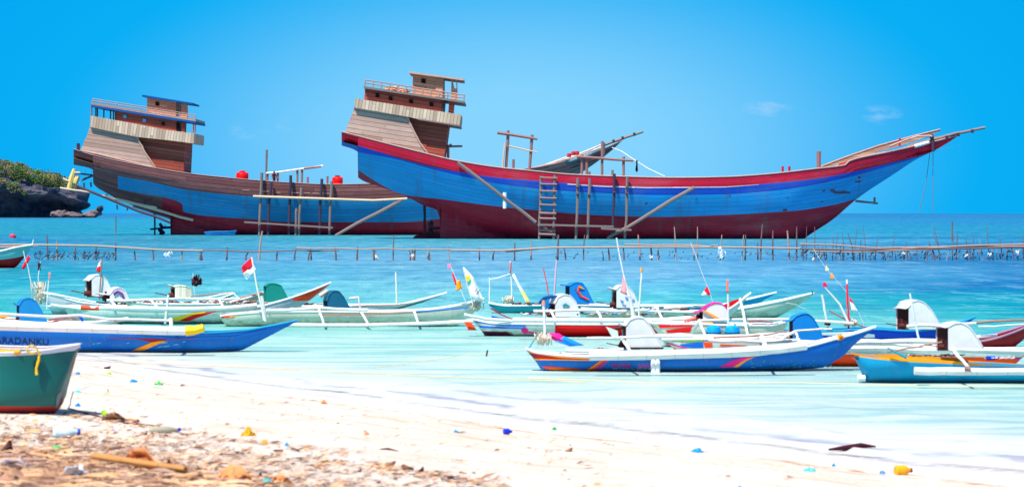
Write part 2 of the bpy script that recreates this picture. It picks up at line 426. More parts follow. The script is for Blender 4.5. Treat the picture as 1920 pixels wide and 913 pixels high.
c = t.mix(t.math('MULTIPLY', t.rng(na, .45, .36), t.rng(sa, -1, -5, .2, .5)), c, t.mix(.5, ca, (.72, .74, .62)))
c = t.mix(t.math('MULTIPLY', t.rng(nb, .49, .64, 0, .8), t.rng(sa, -26, -5, 1, .12)), c, t.mix(1.0, ca, (.38, .60, .80), 'MULTIPLY'))
c = t.mix(t.math('MULTIPLY', t.rng(nb, .46, .34, 0, .45), t.rng(sa, -26, -5, 1, .3)), c, t.mix(1.0, t.mix(.35, ca, (.6, .9, .95)), (1.1, 1.1, 1.1), 'MULTIPLY'))
c = t.mix(t.rng(bars, .5, .7, 0, .3), c, t.mix(1.0, ca, (.6, .78, .9), 'MULTIPLY'))
c = t.mix(t.rng(ncn, .5, .7, 0, .25), c, t.mix(1.0, ca, (.5, .75, .85), 'MULTIPLY'))
hgt = t.math('ADD', t.math('MULTIPLY', na, .03), t.math('MULTIPLY', nb, t.rng(sa, -25, -6, .40, .06)))
bmp = t.new('ShaderNodeBump', {'Strength': 1.0, 'Distance': 1.0, 'Height': hgt}).outputs[0]
dif = t.new('ShaderNodeBsdfDiffuse', {0: c, 'Normal': bmp})
gl = t.new('ShaderNodeBsdfGlossy', {0: (.85, .95, 1, 1), 1: .15, 'Normal': bmp})
fac_ = t.new('ShaderNodeLayerWeight', {0: .5}).outputs['Facing']
mx = t.new('ShaderNodeMixShader', {0: t.rng(fac_, .92, 1.0, .13, .30), 1: dif.outputs[0], 2: gl.outputs[0]})
tr = t.new('ShaderNodeBsdfTransparent', {0: (.97, 1, 1, 1)})
al = t.rng(t.math('ADD', sa, t.math('MULTIPLY', t.math('SUBTRACT', t.noise(geo, 1.1, 4, .6), .5), .8)), -.0, -.45)
al = t.math('MULTIPLY', al, .96)
# shade of the wavelet faces painted into the water colour as grey ribbons
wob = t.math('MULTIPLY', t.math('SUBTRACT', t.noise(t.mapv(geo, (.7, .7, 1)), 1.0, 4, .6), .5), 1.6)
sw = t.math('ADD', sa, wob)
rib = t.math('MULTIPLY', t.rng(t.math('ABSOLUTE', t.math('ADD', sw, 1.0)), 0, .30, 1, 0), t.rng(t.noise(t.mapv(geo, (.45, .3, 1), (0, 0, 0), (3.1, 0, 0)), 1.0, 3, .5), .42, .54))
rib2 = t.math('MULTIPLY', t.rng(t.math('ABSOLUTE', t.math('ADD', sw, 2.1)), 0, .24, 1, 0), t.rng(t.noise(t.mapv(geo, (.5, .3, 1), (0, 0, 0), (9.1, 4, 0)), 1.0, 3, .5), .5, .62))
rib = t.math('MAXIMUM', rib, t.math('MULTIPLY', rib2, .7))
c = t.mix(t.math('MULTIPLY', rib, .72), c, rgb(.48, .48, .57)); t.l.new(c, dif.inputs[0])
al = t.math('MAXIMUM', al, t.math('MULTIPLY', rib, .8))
# foam lace on the swash edge
fo = t.noise(t.mapv(geo, (1.5, 3, 1)), 4, 5, .7)
ff = t.math('MULTIPLY', t.rng(t.math('ABSOLUTE', t.math('ADD', sa, .1)), 0, .5, 1, 0), t.rng(fo, .5, .62))
al2 = t.math('MAXIMUM', al, t.math('MULTIPLY', ff, .8))
white = t.new('ShaderNodeBsdfDiffuse', {0: (.8, .8, .8, 1)})
surf = t.new('ShaderNodeMixShader', {0: t.math('MULTIPLY', ff, .8), 1: mx.outputs[0], 2: white.outputs[0]})
o2 = t.new('ShaderNodeMixShader', {0: al2, 1: tr.outputs[0], 2: surf.outputs[0]})
t.new('ShaderNodeOutputMaterial', {0: o2.outputs[0]})
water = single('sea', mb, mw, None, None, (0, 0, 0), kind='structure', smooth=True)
me = water.data
at = me.attributes.new('own', 'FLOAT_COLOR', 'POINT'); at.data.foreach_set('color', [q for c in cols for q in (min(.95, c[0]*.72), min(.95, c[1]*.70), min(.95, c[2]*.62), 1)])
at = me.attributes.new('shore', 'FLOAT', 'POINT'); at.data.foreach_set('value', sh)
# ---------------------------------------------------------------- hull builder
class Hull:
    def __init__(s, fr, rows, beam, bf, power=2.0, vk=None):
        """rows: lists of (px,py) from sheer to keel; beam: half breadth in metres; bf: [(px, factor)]"""
        s.fr = fr; s.rows = [pchip(r) for r in rows]; s.beam = beam; s.bf = pchip(bf); s.p = power; s.vk = pchip(vk) if vk else None
        KX = [p_[0] for p_ in rows[-1]]; KY = [p_[1] for p_ in rows[-1]]
        if fr.D < 200: s.rows[-1] = lambda q: float(np.interp(q, KX, KY))
        s.x0 = rows[0][0][0]; s.x1 = rows[0][-1][0]
    def ys(s, px):
        y = [f(px) for f in s.rows]; k = y[-1]
        for i in range(len(y)): y[i] = min(y[i], k)
        for i in range(1, len(y)): y[i] = max(y[i], y[i-1])
        return y
    def b(s, px, py):
        y = s.ys(px); kk = min(y[-1], s.vk(px)) if s.vk else y[-1]; tt = (kk-py)/max(1e-6, kk-y[0]); tt = min(max(tt, 0), 1)
        v = s.beam*s.bf(px)*(1-(1-tt)**s.p)
        return max(v, .28*min(1, (y[-1]-py)/3)) if s.vk and py < y[-1] and px < 1400 else v
    def off(s, px, py): return s.beam-s.b(px, py)
    def stations(s, n, extra=()):
        xs = list(np.linspace(s.x0, s.x1, n))+list(extra); return sorted(set(xs))
    def mesh(s, xs, sub, matf, ends=(True, True)):
        mb = MB(); near = []; far = []; uvs = []; band = []
        for i, n in enumerate(sub): band += [i]*n
        for px in xs:
            y = s.ys(px); ch = []; 
            for i, n in enumerate(sub):
                for k in range(n): ch.append(y[i]+(y[i+1]-y[i])*k/n)
            ch.append(y[-1])
            A = []; B = []; U = []; vv = 0
            for j, py in enumerate(ch):
                o = s.off(px, py); p = s.fr.pt(px, py, o); A.append(p)
                B.append(Vector((p.x, p.y+2*(s.beam-o), p.z)))
                if j: vv += (A[-1]-A[-2]).length
                U.append((p.x, -vv))
            near.append(A); far.append(B); uvs.append(U)
        mf = lambda i, j: matf(xs[i], band[j])
        mb.grid(near, 0, uvs, mf); mb.grid([r[::-1] for r in far], 0, [u[::-1] for u in uvs], lambda i, j: matf(xs[i], band[len(band)-1-j]))
        nr = len(near[0])
        for e, idx in ((ends[0], 0), (ends[1], -1)):
            if e:
                A, B = near[idx], far[idx]
                for j in range(nr-1):
                    if (A[j]-B[j]).length > .02 and (A[j]-A[j+1]).length > 1e-4:
                        mb.add([A[j], B[j], B[j+1], A[j+1]], [[0, 1, 2, 3]], matf(xs[idx], band[j]), [(A[j].y, A[j].z), (B[j].y, B[j].z), (B[j+1].y, B[j+1].z), (A[j+1].y, A[j+1].z)])
        return mb
    def deck(s, xs, drop, inset=.0):
        rows = []
        for px in xs:
            y = s.ys(px)[0]; o = s.off(px, y)+inset; p = s.fr.pt(px, y, o); q = Vector((p.x, p.y+2*max(0, s.beam-o), p.z))
            p.z -= drop; q.z -= drop
            rows.append([p, p.lerp(q, .33), p.lerp(q, .66), q])
        return MB().grid(rows, 0, [[(r_.x, r_.y) for r_ in r] for r in rows])
    def rail(s, xs, r, dz=0, far=True):
        mb = MB(); a = []; b = []
        for px in xs:
            y = s.ys(px)[0]; o = s.off(px, y); p = s.fr.pt(px, y, o); p.z += dz; a.append(p); b.append(Vector((p.x, p.y+2*(s.beam-o), p.z)))
        mb.tube(a, r, 6)
        if far: mb.tube(b, r, 6)
        return mb
    def on(s, px, py, lift=.012):
        return s.fr.pt(px, py, s.off(px, py)-lift)
    def decal(s, top, bot, lift=.012, n=18, m=4, mb=None):
        mb = mb or MB(); T = resample(top, n); B = resample(bot, n)
        rows = [[s.on(T[i][0]+(B[i][0]-T[i][0])*k/m, T[i][1]+(B[i][1]-T[i][1])*k/m, lift) for k in range(m+1)] for i in range(n)]
        return mb.grid(rows)
    def text(s, txt, x0, yb, h, x1, lift=.014, slope=0, font=None, extr=0):
        cu = bpy.data.curves.new('t', 'FONT'); cu.body = txt; cu.size = 1; ob = bpy.data.objects.new('t', cu); COL.objects.link(ob)
        dg = bpy.context.evaluated_depsgraph_get(); dg.update(); me = ob.evaluated_get(dg).to_mesh()
        vs = [v.co.copy() for v in me.vertices]; fs = [list(p.vertices) for p in me.polygons]
        ob.evaluated_get(dg).to_mesh_clear(); bpy.data.objects.remove(ob); bpy.data.curves.remove(cu)
        w0 = min(v.x for v in vs); w1 = max(v.x for v in vs); h1 = max(v.y for v in vs)
        mb = MB(); P = []
        for v in vs:
            u = (v.x-w0)/(w1-w0); px = x0+u*(x1-x0); py = yb+slope*(px-x0)-v.y/h1*h
            P.append(s.on(px, py, lift))
        mb.add(P, fs); return mb

# ---------------------------------------------------------------- colours
PB = .92
red_ship = planks('ship_red_paint', rgb(.80, .0, .19), width=.42, var=.12, seam=.35, stain=.35, rough=.55, streak=.15, bd=.012, wear=rgb(.45, .12, .2), wearamt=.02)
blu_ship = planks('ship_deep_blue_paint', rgb(.0, .28, .72), width=.42, var=.1, seam=.3, stain=.3, rough=.5, streak=.12, bd=.012)
lbl_ship = planks('ship_light_blue_paint', rgb(.0, .57, .82), width=.42, var=.09, seam=.3, stain=.35, rough=.5, streak=.16, bd=.012, wear=rgb(.1, .42, .6), wearamt=.02)
mar_ship = planks('ship_maroon_paint', rgb(.66, .03, .16), width=.42, var=.16, seam=.35, stain=.4, tide=.3, rough=.6, streak=.25, bd=.012, wear=rgb(.35, .16, .25), wearamt=.03)
lbl2 = planks('ship_faded_blue_paint', rgb(.0, .52, .74), width=.42, var=.1, seam=.35, stain=.45, rough=.6, streak=.18, bd=.012)
brn_hull = planks('raw_dark_planks', rgb(.44, .24, .25), rgb(.62, .40, .38), width=.45, length=14, var=.2, seam=.75, rough=.8, streak=.5, bd=.03)
wd_grey = planks('weathered_planks', rgb(.70, .55, .48), rgb(.82, .67, .60), width=.42, length=13, var=.1, seam=.45, rough=.85, streak=.45)
wd_greyv = planks('weathered_boards_upright', rgb(.74, .62, .52), rgb(.88, .77, .66), width=.32, length=9, var=.14, seam=.5, rough=.85, vertical=True, streak=.35)
wd_brown = planks('brown_planks', rgb(.60, .25, .19), rgb(.76, .37, .28), width=.36, length=9, var=.22, seam=.55, rough=.75, streak=.35)
wd_tan = planks('tan_planks', rgb(.84, .54, .40), rgb(.93, .65, .50), width=.3, length=9, var=.14, seam=.35, rough=.75, streak=.3)
wd_deck = planks('deck_planks', rgb(.70, .55, .47), rgb(.80, .66, .56), width=.2, var=.15, seam=.4)
timber = bamboo('grey_pole', rgb(.50, .43, .41), .8); timber_l = bamboo('pale_pole', rgb(.84, .72, .60), .75); timber_d = bamboo('dark_pole', rgb(.26, .19, .26), .8)
timber_p = bamboo('pink_grey_timber', rgb(.58, .42, .40), .8)
rail_w = paint('weathered_rail', rgb(.66, .54, .50), .8, dirt=.4)
cap_l = paint('pale_cap_rail', rgb(.76, .60, .54), .7, dirt=.5)
blk = paint('dark_opening', rgb(.10, .05, .07), .8, dirt=.1)
bluetrim = paint('blue_trim', rgb(.03, .30, .56), .5)
white_p = paint('white_paint', (.80, .80, .80), .45, dirt=.12)
rust = paint('dark_rust', rgb(.25, .14, .18), .8, dirt=.5)
scuff = paint('bare_scuffed_wood', rgb(.42, .30, .33), .9, dirt=.6, scale=6)
rope_w = paint('pale_rope', rgb(.85, .85, .86), .8); rope_y = paint('yellow_rope', rgb(.90, .72, .12), .7)

WOB = random.Random(99)
def tb(fr, pts, r, off=0, seg=7, mb=None):
    mb = mb or MB()
    if fr.D > 200 and not isinstance(r, (list, tuple)) and r > .08: r = .08+(r-.08)*.55
    P = [fr.pt(p[0], p[1], p[2] if len(p) > 2 else off) for p in pts]
    if not isinstance(r, (list, tuple)) and 2 <= len(P) <= 4 and seg >= 6:       # poles are never dead straight or even
        Q = []; L_ = (P[-1]-P[0]).length
        for a_, b_ in zip(P[:-1], P[1:]):
            for j in range(3): Q.append(a_.lerp(b_, j/3)+(Vector((WOB.gauss(0, 1), WOB.gauss(0, 1), WOB.gauss(0, 1)))*min(L_*.004, r*.8) if j or Q else Vector((0, 0, 0))))
        Q.append(P[-1]); r = [r*(1.08-.2*i/len(Q))*WOB.uniform(.92, 1.06) for i in range(len(Q))]; P = Q
    return mb.tube(P, r, seg)
def pz(fr, poly, o0, o1, tilt=0, mb=None, mi=0):
    """outline traced at offset o0, extruded straight back to o1"""
    mb = mb or MB(); f = [fr.pt(x, y, o0) for x, y in poly]; b = [Vector((p.x, p.y+(o1-o0), p.z)) for p in f]
    return mb.prism(f, b, mi, tilt)
def window(T, fr, c, s, off, parent, frame_m=None, glass=blk, tilt=0):
    x, y = c; a = s/2; k = math.tan(-tilt)
    q = lambda e: [(x-e, y-e*1-e*k), (x+e, y-e+e*k), (x+e, y+e+e*k), (x-e, y+e-e*k)]
    w_ = T.part('window', pz(fr, q(a+.9), off-.06, off+.05, tilt), frame_m or wd_brown, parent)
    T.part('opening', pz(fr, q(a), off-.09, off-.03, tilt), glass, w_)

# ================================================================ FRONT SHIP
D1 = wl(448.5); f1 = Fr(D1); BM = 4.6
sheer = [(640.5, 246), (717, 266), (794, 285.5), (847, 298.5), (904, 308.6), (944, 314), (985, 318), (1071, 326), (1171, 330), (1270, 332), (1360, 330.5), (1432, 326), (1536, 314.5), (1584, 308.5), (1592, 301), (1665, 284), (1714, 273), (1751, 264.5), (1799, 252)]
redb = [(640.5, 264), (701, 282), (782, 306), (863, 323), (944, 334.5), (1014, 340), (1128, 348), (1213, 351), (1360, 350), (1432, 345), (1524, 336), (1607, 320.6), (1677, 304), (1736, 289), (1799, 260)]
blub = [(640.5, 273), (671, 285), (742, 298.5), (823, 321), (904, 339), (944, 346), (1014, 354), (1128, 362), (1242, 366), (1360, 364.5), (1432, 359.6), (1524, 347), (1616, 326), (1677, 308.5), (1736, 290), (1799, 262)]
ltb = [(640.5, 300), (762, 366), (823, 373), (904, 383.6), (1014, 395), (1128, 404), (1242, 406.6), (1340, 404), (1432, 399.5), (1493, 395), (1555, 385.6), (1610, 372), (1700, 345), (1799, 300)]
keel = [(640.5, 273), (670.6, 285), (671.4, 333), (709, 349), (758, 366), (794, 385.5), (819, 394), (824.5, 410), (825.5, 470), (900, 476), (1480, 476), (1507, 448.5), (1561, 412), (1608, 372), (1677, 326), (1720, 298), (1751, 283), (1797, 254.5), (1799, 252.5)]
bf1 = [(640.5, .80), (760, .93), (900, 1.0), (1300, 1.0), (1480, .86), (1600, .58), (1700, .28), (1760, .12), (1799, .01)]
vk1 = [(640.5, 273), (670.6, 285), (671.4, 333), (709, 349), (758, 366), (794, 387), (830, 402), (880, 424), (940, 446), (1010, 464), (1100, 474), (1200, 476), (1480, 476), (1507, 448.5), (1561, 412), (1608, 372), (1677, 326), (1720, 298), (1751, 283), (1797, 254.5), (1799, 252.5)]
h1 = Hull(f1, [sheer, redb, blub, ltb, keel], BM, bf1, 2.1, vk1)
S1 = Thing('wooden_ship', 'nearer large wooden ship with red rail band, blue stripes and maroon bottom', 'ship', (f1.pt(1220, 448, BM).x, D1+BM, 0), 'wooden ships under construction')
xs = h1.stations(150, [670.6, 671.4, 819, 824.5, 825.5, 1507, 1584, 1592])
hull1 = S1.part('hull', h1.mesh(xs, [2, 2, 5, 9], lambda x, b: b), [red_ship, blu_ship, lbl_ship, mar_ship], smooth=True)
S1.part('deck', h1.deck(h1.stations(60), 1.0, .1), wd_deck)
S1.part('cap_rail', h1.rail(h1.stations(120, [1584, 1592]), .07, -.05), cap_l, smooth=True)
# keel, rudder post
S1.part('keel', pz(f1, [(773, 449), (776, 443.5), (780, 441), (828, 439), (828, 475), (773, 475)], BM-.22, BM+.22), paint('keel_dark', rgb(.28, .03, .12), .8))
S1.part('rudder_post', tb(f1, [(796, 384), (796.5, 415), (796, 462)], .16, BM), rust, smooth=True)
mb = MB(); tb(f1, [(808, 429), (828, 427)], .14, BM, mb=mb)
for a in (0, 72, 144, 216, 288):
    c = f1.pt(808, 429, BM); d = Vector((0, math.cos(R(a)), math.sin(R(a)))); e = Vector((.28, -d.z*.35, d.y*.35))
    mb.add([c-e*.2, c+d*.55-e, c+d*.85, c+d*.55+e, c+e*.2], [[0, 1, 2, 3, 4]])
S1.part('propeller', mb, rust, solid=.05)
mb = MB(); mb = h1.decal([(1064, 344.5), (1128, 348.6), (1213, 351.2), (1360, 350.2), (1423, 346)], [(1064, 346.3), (1128, 350.4), (1213, 353), (1360, 351.6), (1423, 346.7)], .03, 60, 1)
S1.part('seam_putty', mb, planks('seam_filler', (.8, .76, .74), width=9, length=1.7, var=.25, seam=.9), label='broken white line of putty along the red and blue seam')
mb = MB()
for (x, y, a, b) in ((1578, 361, 17, 5), (1561, 357, 5, 3.5), (1549, 338, 4, 2), (1545, 358, 3, 2.4), (1477, 371, 3, 2), (1477, 352, 2, 1.5), (1472, 394, 4.5, 4), (1609, 341, 6, 2.4), (1611, 333, 2.5, 5), (1368, 367, 3.5, 2), (1541, 379, 3, 1.3), (1461, 424, 2, 3), (1212, 382, 3, 2.5)):
    n = 14; top = []; bot = []
    for i in range(n+1):
        u = -1+2*i/n; hgt = math.sqrt(max(0.02, 1-u*u))*b*(.6+.6*random.random()); top.append((x+u*a, y-hgt*(.7+.3*math.sin(u*5)))); bot.append((x+u*a, y+hgt*.7))
    h1.decal(top, bot, .02, n, 1, mb)
S1.part('bare_patches', mb, scuff, label='scuffed bare wood patches near the bow')
T8 = R(-8.6)
# aft house
ho = .9
S1.part('quarter_planking', pz(f1, [(664, 202), (664.5, 202), (763.6, 218.6), (769, 232), (776, 247), (787, 268), (800, 286.5), (740, 273), (647.5, 246.5), (653, 232), (659, 217)], ho, 2*BM-ho, T8), wd_grey)
S1.part('quarter_trim', tb(f1, [(763.6, 218), (769, 232), (776, 247), (787, 268), (801, 287)], .11, ho-.02), cap_l, smooth=True)
S1.part('quarter_trim', tb(f1, [(664, 202), (763.6, 218.6)], .1, ho-.02), cap_l, smooth=True)
S1.part('house_wall', pz(f1, [(755, 214), (841, 233), (832.6, 297), (770, 284)], ho+.75, 2*BM-ho-.75, T8), wd_brown)
S1.part('gallery', pz(f1, [(666, 184.6), (766, 200.5), (864, 215), (862, 235.5), (783, 223.5), (764, 219), (664, 202)], ho-.35, 2*BM-ho+.35, T8), wd_greyv)
S1.part('gallery_sill', pz(f1, [(783, 222.5), (862.5, 235), (862.5, 237.4), (783, 225)], ho-.42, 2*BM-ho+.42, T8), timber)
cab = S1.part('cabin_wall', pz(f1, [(685, 163), (832, 189), (830, 212), (682.6, 186)], ho+.35, 2*BM-ho-.35, T8), wd_brown)
for c in ((707.8, 179.6), (732.5, 185), (770.8, 190.6), (809, 196)): window(S1, f1, c, 7.2, ho+.35, cab, wd_brown, tilt=T8)
S1.part('post', pz(f1, [(842, 190), (852, 192), (850, 213), (840.5, 211.5)], ho+.5, ho+2, T8), wd_brown)
S1.part('post', pz(f1, [(829, 188), (831.5, 188), (831, 210), (828, 210)], ho+.25, ho+.6, T8), timber_d)
S1.part('bridge_deck', pz(f1, [(682, 161.8), (871.3, 190.2), (871, 193.8), (682, 166)], ho-.15, 2*BM-ho+.15, T8), timber)
def railing(T, fr, a, b, hgt, n, off, r=.05, mat=timber_p, bars=2, back=None):
    mb = MB()
    for o in [off]+([back] if back else []):
        for k in range(n+1):
            x = a[0]+(b[0]-a[0])*k/n; y = a[1]+(b[1]-a[1])*k/n
            tb(fr, [(x, y), (x+hgt*.12, y-hgt)], r*1.2, o, 5, mb)
        for j in range(1, bars+1):
            q = hgt*j/bars; tb(fr, [(a[0]+q*.12, a[1]-q), (b[0]+q*.12, b[1]-q)], r, o, 5, mb)
    if back:
        for e in (a, b): 
            for j in range(1, bars+1):
                q = hgt*j/bars; mb.tube([fr.pt(e[0]+q*.12, e[1]-q, off), fr.pt(e[0]+q*.12, e[1]-q, back)], r, 5)
    T.part('railing', mb, mat)
railing(S1, f1, (683.5, 161.5), (869.5, 190), 11.5, 12, ho, .055, rail_w, 2, 2*BM-ho)
wh = S1.part('wheelhouse', pz(f1, [(774.6, 139), (831.8, 147), (831.5, 184), (772.5, 176)], ho+1.6, 2*BM-ho-1.6, T8), wd_tan)
window(S1, f1, (794, 152), 7.5, ho+1.6, wh, wd_brown, tilt=T8)
S1.part('door', pz(f1, [(817.5, 147), (830.5, 148.8), (829.5, 183), (816.5, 181)], ho+1.5, ho+1.58, T8), wd_tan, wh, label='upright board door of the wheelhouse')
S1.part('post', pz(f1, [(846.5, 149), (848.5, 149.5), (852, 166), (856, 166), (855.2, 151), (857, 151), (858.5, 188), (845.5, 186)], ho+1.6, ho+1.9, T8), wd_tan)
S1.part('roof', pz(f1, [(766.8, 134.4), (869.5, 148), (869, 151.4), (767, 137.6)], ho+1.0, 2*BM-ho-1.0, T8), wd_grey)
# lumber heaped on the bridge deck
random.seed(3); mb = MB()
for k in range(46):
    x = 727+random.random()*40; y = 168+ (x-727)*.15-random.random()*8*math.exp(-((x-745)/20)**2); a = random.uniform(-.5, .3); L = random.uniform(3, 12)
    o = ho+random.uniform(.5, 2.2); tb(f1, [(x-L/2*math.cos(a), y-L/2*math.sin(a), o), (x+L/2*math.cos(a), y+L/2*math.sin(a), o+random.uniform(-.8, .8))], random.uniform(.05, .1), mb=mb, seg=5)
p0 = f1.pt(745, 168, ho+1.2)
single('lumber_pile', mb, wd_tan, 'heap of offcut timber lying on the upper deck behind the railing of the nearer ship', 'lumber', p0)
# deck frames
def pf(T, name, segs, mat, fr, off, r=.2, label=None):
    mb = MB()
    for s_ in segs: tb(fr, s_, r, off, 7, mb)
    return T.part(name, mb, mat, label=label, smooth=True)
for a in ([(952.7, 245), (948.5, 322)], [(997.7, 253), (992.5, 326)]): pf(S1, 'frame_post', [a], timber_p, f1, 3.0, .2)
pf(S1, 'frame_crossbar', [[(932.5, 249), (1007.8, 261)]], timber_p, f1, 2.8, .19)
pf(S1, 'frame_crossbar', [[(954, 274), (985, 281), (1007, 286)]], timber_l, f1, 2.8, .07)
pf(S1, 'leaning_stick', [[(947, 268), (942, 318)]], timber_l, f1, 2.7, .09)
for a in ([(1091.4, 290), (1091, 334)], [(1100.5, 295), (1100, 334)], [(1129.3, 265), (1129, 336)], [(1169.5, 294), (1169, 336)]): pf(S1, 'frame_post', [a], timber_p, f1, 3.0, .17)
pf(S1, 'frame_crossbar', [[(1082, 294), (1187.5, 301.5)]], timber_p, f1, 2.8, .17)
for a in ([(962.7, 299), (962.5, 320)], [(1148.5, 319), (1148.5, 334)], [(840.3, 275), (840, 303)], [(1105, 322), (1105, 334)]): pf(S1, 'bollard', [a], timber_p, f1, 2.4, .16)
pf(S1, 'derrick_bar', [[(833, 273), (850, 274.5), (867, 274.5)], [(845, 270), (845, 277)]], timber_p, f1, 2.6, .13)
pf(S1, 'mast_stump', [[(1535.4, 284), (1535.2, 322)]], timber_p, f1, BM, .33)
for x in (1467.5, 1480): pf(S1, 'bollard', [[(x, 312), (x, 328)]], red_ship, f1, 1.6, .14)
# bow works
S1.part('bulwark_board', pz(f1, [(1538, 313.5), (1585, 295.5), (1647, 274), (1708, 257), (1763, 243), (1764, 245.5), (1714, 266), (1665, 280), (1591, 302), (1560, 312)], BM+1.1, BM+1.35), wd_deck)
S1.part('bulwark_rail', tb(f1, [(1538, 313), (1585, 295), (1647, 273.5), (1708, 256.5), (1763, 243)], .07, BM+1.1), cap_l, smooth=True)
pf(S1, 'bowsprit', [[(1700, 277), (1751, 261), (1790, 252)]], timber, f1, BM, .26)
pf(S1, 'bowsprit_spar', [[(1750, 262), (1790, 251.5), (1847, 239.5)]], timber, f1, BM-.3, .2)
for x in (1775, 1797, 1823): pf(S1, 'lashing', [[(x, 251.5-(x-1797)*.24-2), (x+.5, 256-(x-1797)*.24)]], timber_d, f1, BM-.45, .2)
pf(S1, 'bow_post', [[(1746, 252.5), (1749, 266), (1750, 284)]], timber_d, f1, BM-.75, .28)
pf(S1, 'bow_rail', [[(1668, 275), (1700, 262), (1720, 256), (1742, 255), (1748, 256)]], cap_l, f1, BM-1.0, .12)
pf(S1, 'bow_rail', [[(1715, 274.5), (1742, 267)]], white_p, f1, BM-1.3, .22)
pf(S1, 'bollard', [[(1687, 259), (1687, 275)]], red_ship, f1, BM, .13)
for nm, pts in (('rope', [(1749.5, 281), (1749.2, 320), (1748.4, 398)]), ('rope', [(1743.5, 287), (1736, 345), (1722.5, 399)])):
    single('hanging_rope', tb(f1, pts, .03, BM, 5), timber, ('straight upright' if pts[0][0] > 1748 else 'left-slanting')+' thin rope hanging from the bow of the nearer ship', 'rope', f1.pt(pts[0][0], pts[0][1], BM), 'ropes hanging from the bow')
pf(S1, 'bow_prop', [[(1604, 377), (1646, 381.6)], [(1640, 370), (1639.5, 383)]], timber, f1, BM, .13)
# scaffold
G = 'building props against the ship hulls'
base = f1.pt(1030, 448, 0)
L = Thing('ladder', 'grey wooden ladder standing in the water against the nearer ship', 'ladder', base)
for a in ([(1014.5, 330), (1013, 390), (1010.5, 456)], [(1040.5, 328), (1039, 390), (1037.5, 456)]): L.part('rail', tb(f1, a, .17, -.35), timber, smooth=True)
for y in (333, 345, 358, 371, 384, 399.5, 409.5, 431, 439): L.part('rung', tb(f1, [(1010-(y-440)*.03, y), (1041.5-(y-440)*.03, y+1)], .1 if y < 395 else .14, -.5), timber_p, smooth=True)
base = f1.pt(1130, 448, 0)
L = Thing('scaffold', 'scaffold of four upright poles and low planks against the nearer ship', 'scaffold', base)
for a, m_ in (([(1083.7, 334), (1083, 380), (1079.5, 456)], timber), ([(1105.6, 335), (1104.5, 390), (1101, 456)], timber), ([(1152, 326), (1151, 370), (1148, 456)], timber_d), ([(1176.5, 331), (1175, 390), (1171.5, 456)], timber)):
    L.part('pole', tb(f1, a, .18, -.35), m_, smooth=True)
for a in ([(1008, 421.5), (1150.6, 425)], [(1127, 428.5), (1184, 431.5)]): L.part('plank', pz(f1, [(a[0][0], a[0][1]-2), (a[1][0], a[1][1]-2), (a[1][0], a[1][1]+1.5), (a[0][0], a[0][1]+1.5)], -.85, -.55), timber)
for (x, y) in ((1083.5, 364), (1105, 366), (1152, 361), (1176, 363), (1083.5, 351), (1176, 352)): L.part('lashing', tb(f1, [(x-3, y), (x+3, y)], .1, -.55), timber_d)
for pts, lb in (([(857.5, 304.5), (930, 360), (1005, 417)], 'long grey plank propped diagonally on the aft side of the nearer hull'), ([(1302, 351.5), (1176, 425), (1139, 447)], 'long grey prop slanting down forward of the scaffold on the nearer hull'), ([(1011, 419), (1047, 447)], 'short grey brace crossing low behind the ladder foot')):
    single('hull_prop', tb(f1, pts, .24 if len(pts) > 2 else .16, -.3 if len(pts) > 2 else -.1), timber, lb, 'prop', f1.pt(pts[-1][0], pts[-1][1], -.3), G, smooth=True)
single('tube_fender', tb(f1, [(946.4, 361), (946.2, 391)], .26, -.1), white_p, 'white upright tube hung on the light blue side of the nearer ship', 'fender', f1.pt(946, 376, -.1), smooth=True)
L = single('hanging_cloth', MB().grid([[f1.pt(1194+random.uniform(-1.2, 1.2)+dx*w_, y, 2.5+.1*dx) for dx in (-1, 0, 1)] for y, w_ in ((301, .8), (307, 1.6), (314, 2), (319, 1.6), (323, .6))]), blk, 'dark rag hanging from the slanting line above the nearer deck', 'rag', f1.pt(1194, 310, 2.5), solid=.05)
# ================================================================ REAR SHIP
D2 = wl(441); f2 = Fr(D2); B2 = 4.8
sheer = [(138, 279), (175, 290.5), (230, 303), (291, 314.5), (345, 323.5), (400, 330), (480, 337.5), (543, 342), (623, 345.5), (695, 344), (780, 340), (880, 332), (974, 318), (1010, 313), (1059, 302.6), (1131, 279), (1166, 263.5)]
blt = [(138, 310), (200, 320), (221, 329.5), (285, 342), (350, 356), (440, 366), (480, 368.5), (560, 372), (666, 375.6), (763, 373), (900, 360), (1010, 340), (1166, 266)]
blb = [(138, 312), (190, 340), (221, 354), (270, 364), (315, 372), (342, 383), (343.5, 397), (400, 406), (480, 411.6), (543, 416.6), (751, 416.6), (823, 410.6), (950, 390), (1166, 267)]
keel = [(138, 309), (174, 318), (174.8, 344), (196, 360), (245, 384), (298, 402), (319, 410), (320.5, 466), (380, 470), (850, 470), (880, 441), (1040, 352), (1096, 320), (1145, 284), (1166, 264.5)]
bf2 = [(138, .8), (260, .93), (400, 1), (800, 1), (950, .7), (1060, .36), (1130, .12), (1166, .01)]
vk2 = [(138, 309), (174, 318), (174.8, 344), (196, 360), (245, 384), (298, 403), (330, 414), (380, 432), (440, 450), (520, 465), (620, 470), (850, 470), (880, 441), (1040, 352), (1096, 320), (1145, 284), (1166, 264.5)]
h2 = Hull(f2, [sheer, blt, blb, keel], B2, bf2, 2.1, vk2)
S2 = Thing('wooden_ship', 'farther large wooden ship of bare dark planks with light blue band, partly hidden', 'ship', (f2.pt(560, 441, B2).x, D2+B2, 0), 'wooden ships under construction')
xs = h2.stations(150, [174, 174.8, 221, 221.6, 319, 320.5, 342, 343.5])
def mf2(x, b):
    if x > 985: return 3
    if b == 1: return 1 if x >= 221 else 0
    if b == 2: return 2 if x >= 343 else 4
    return 0
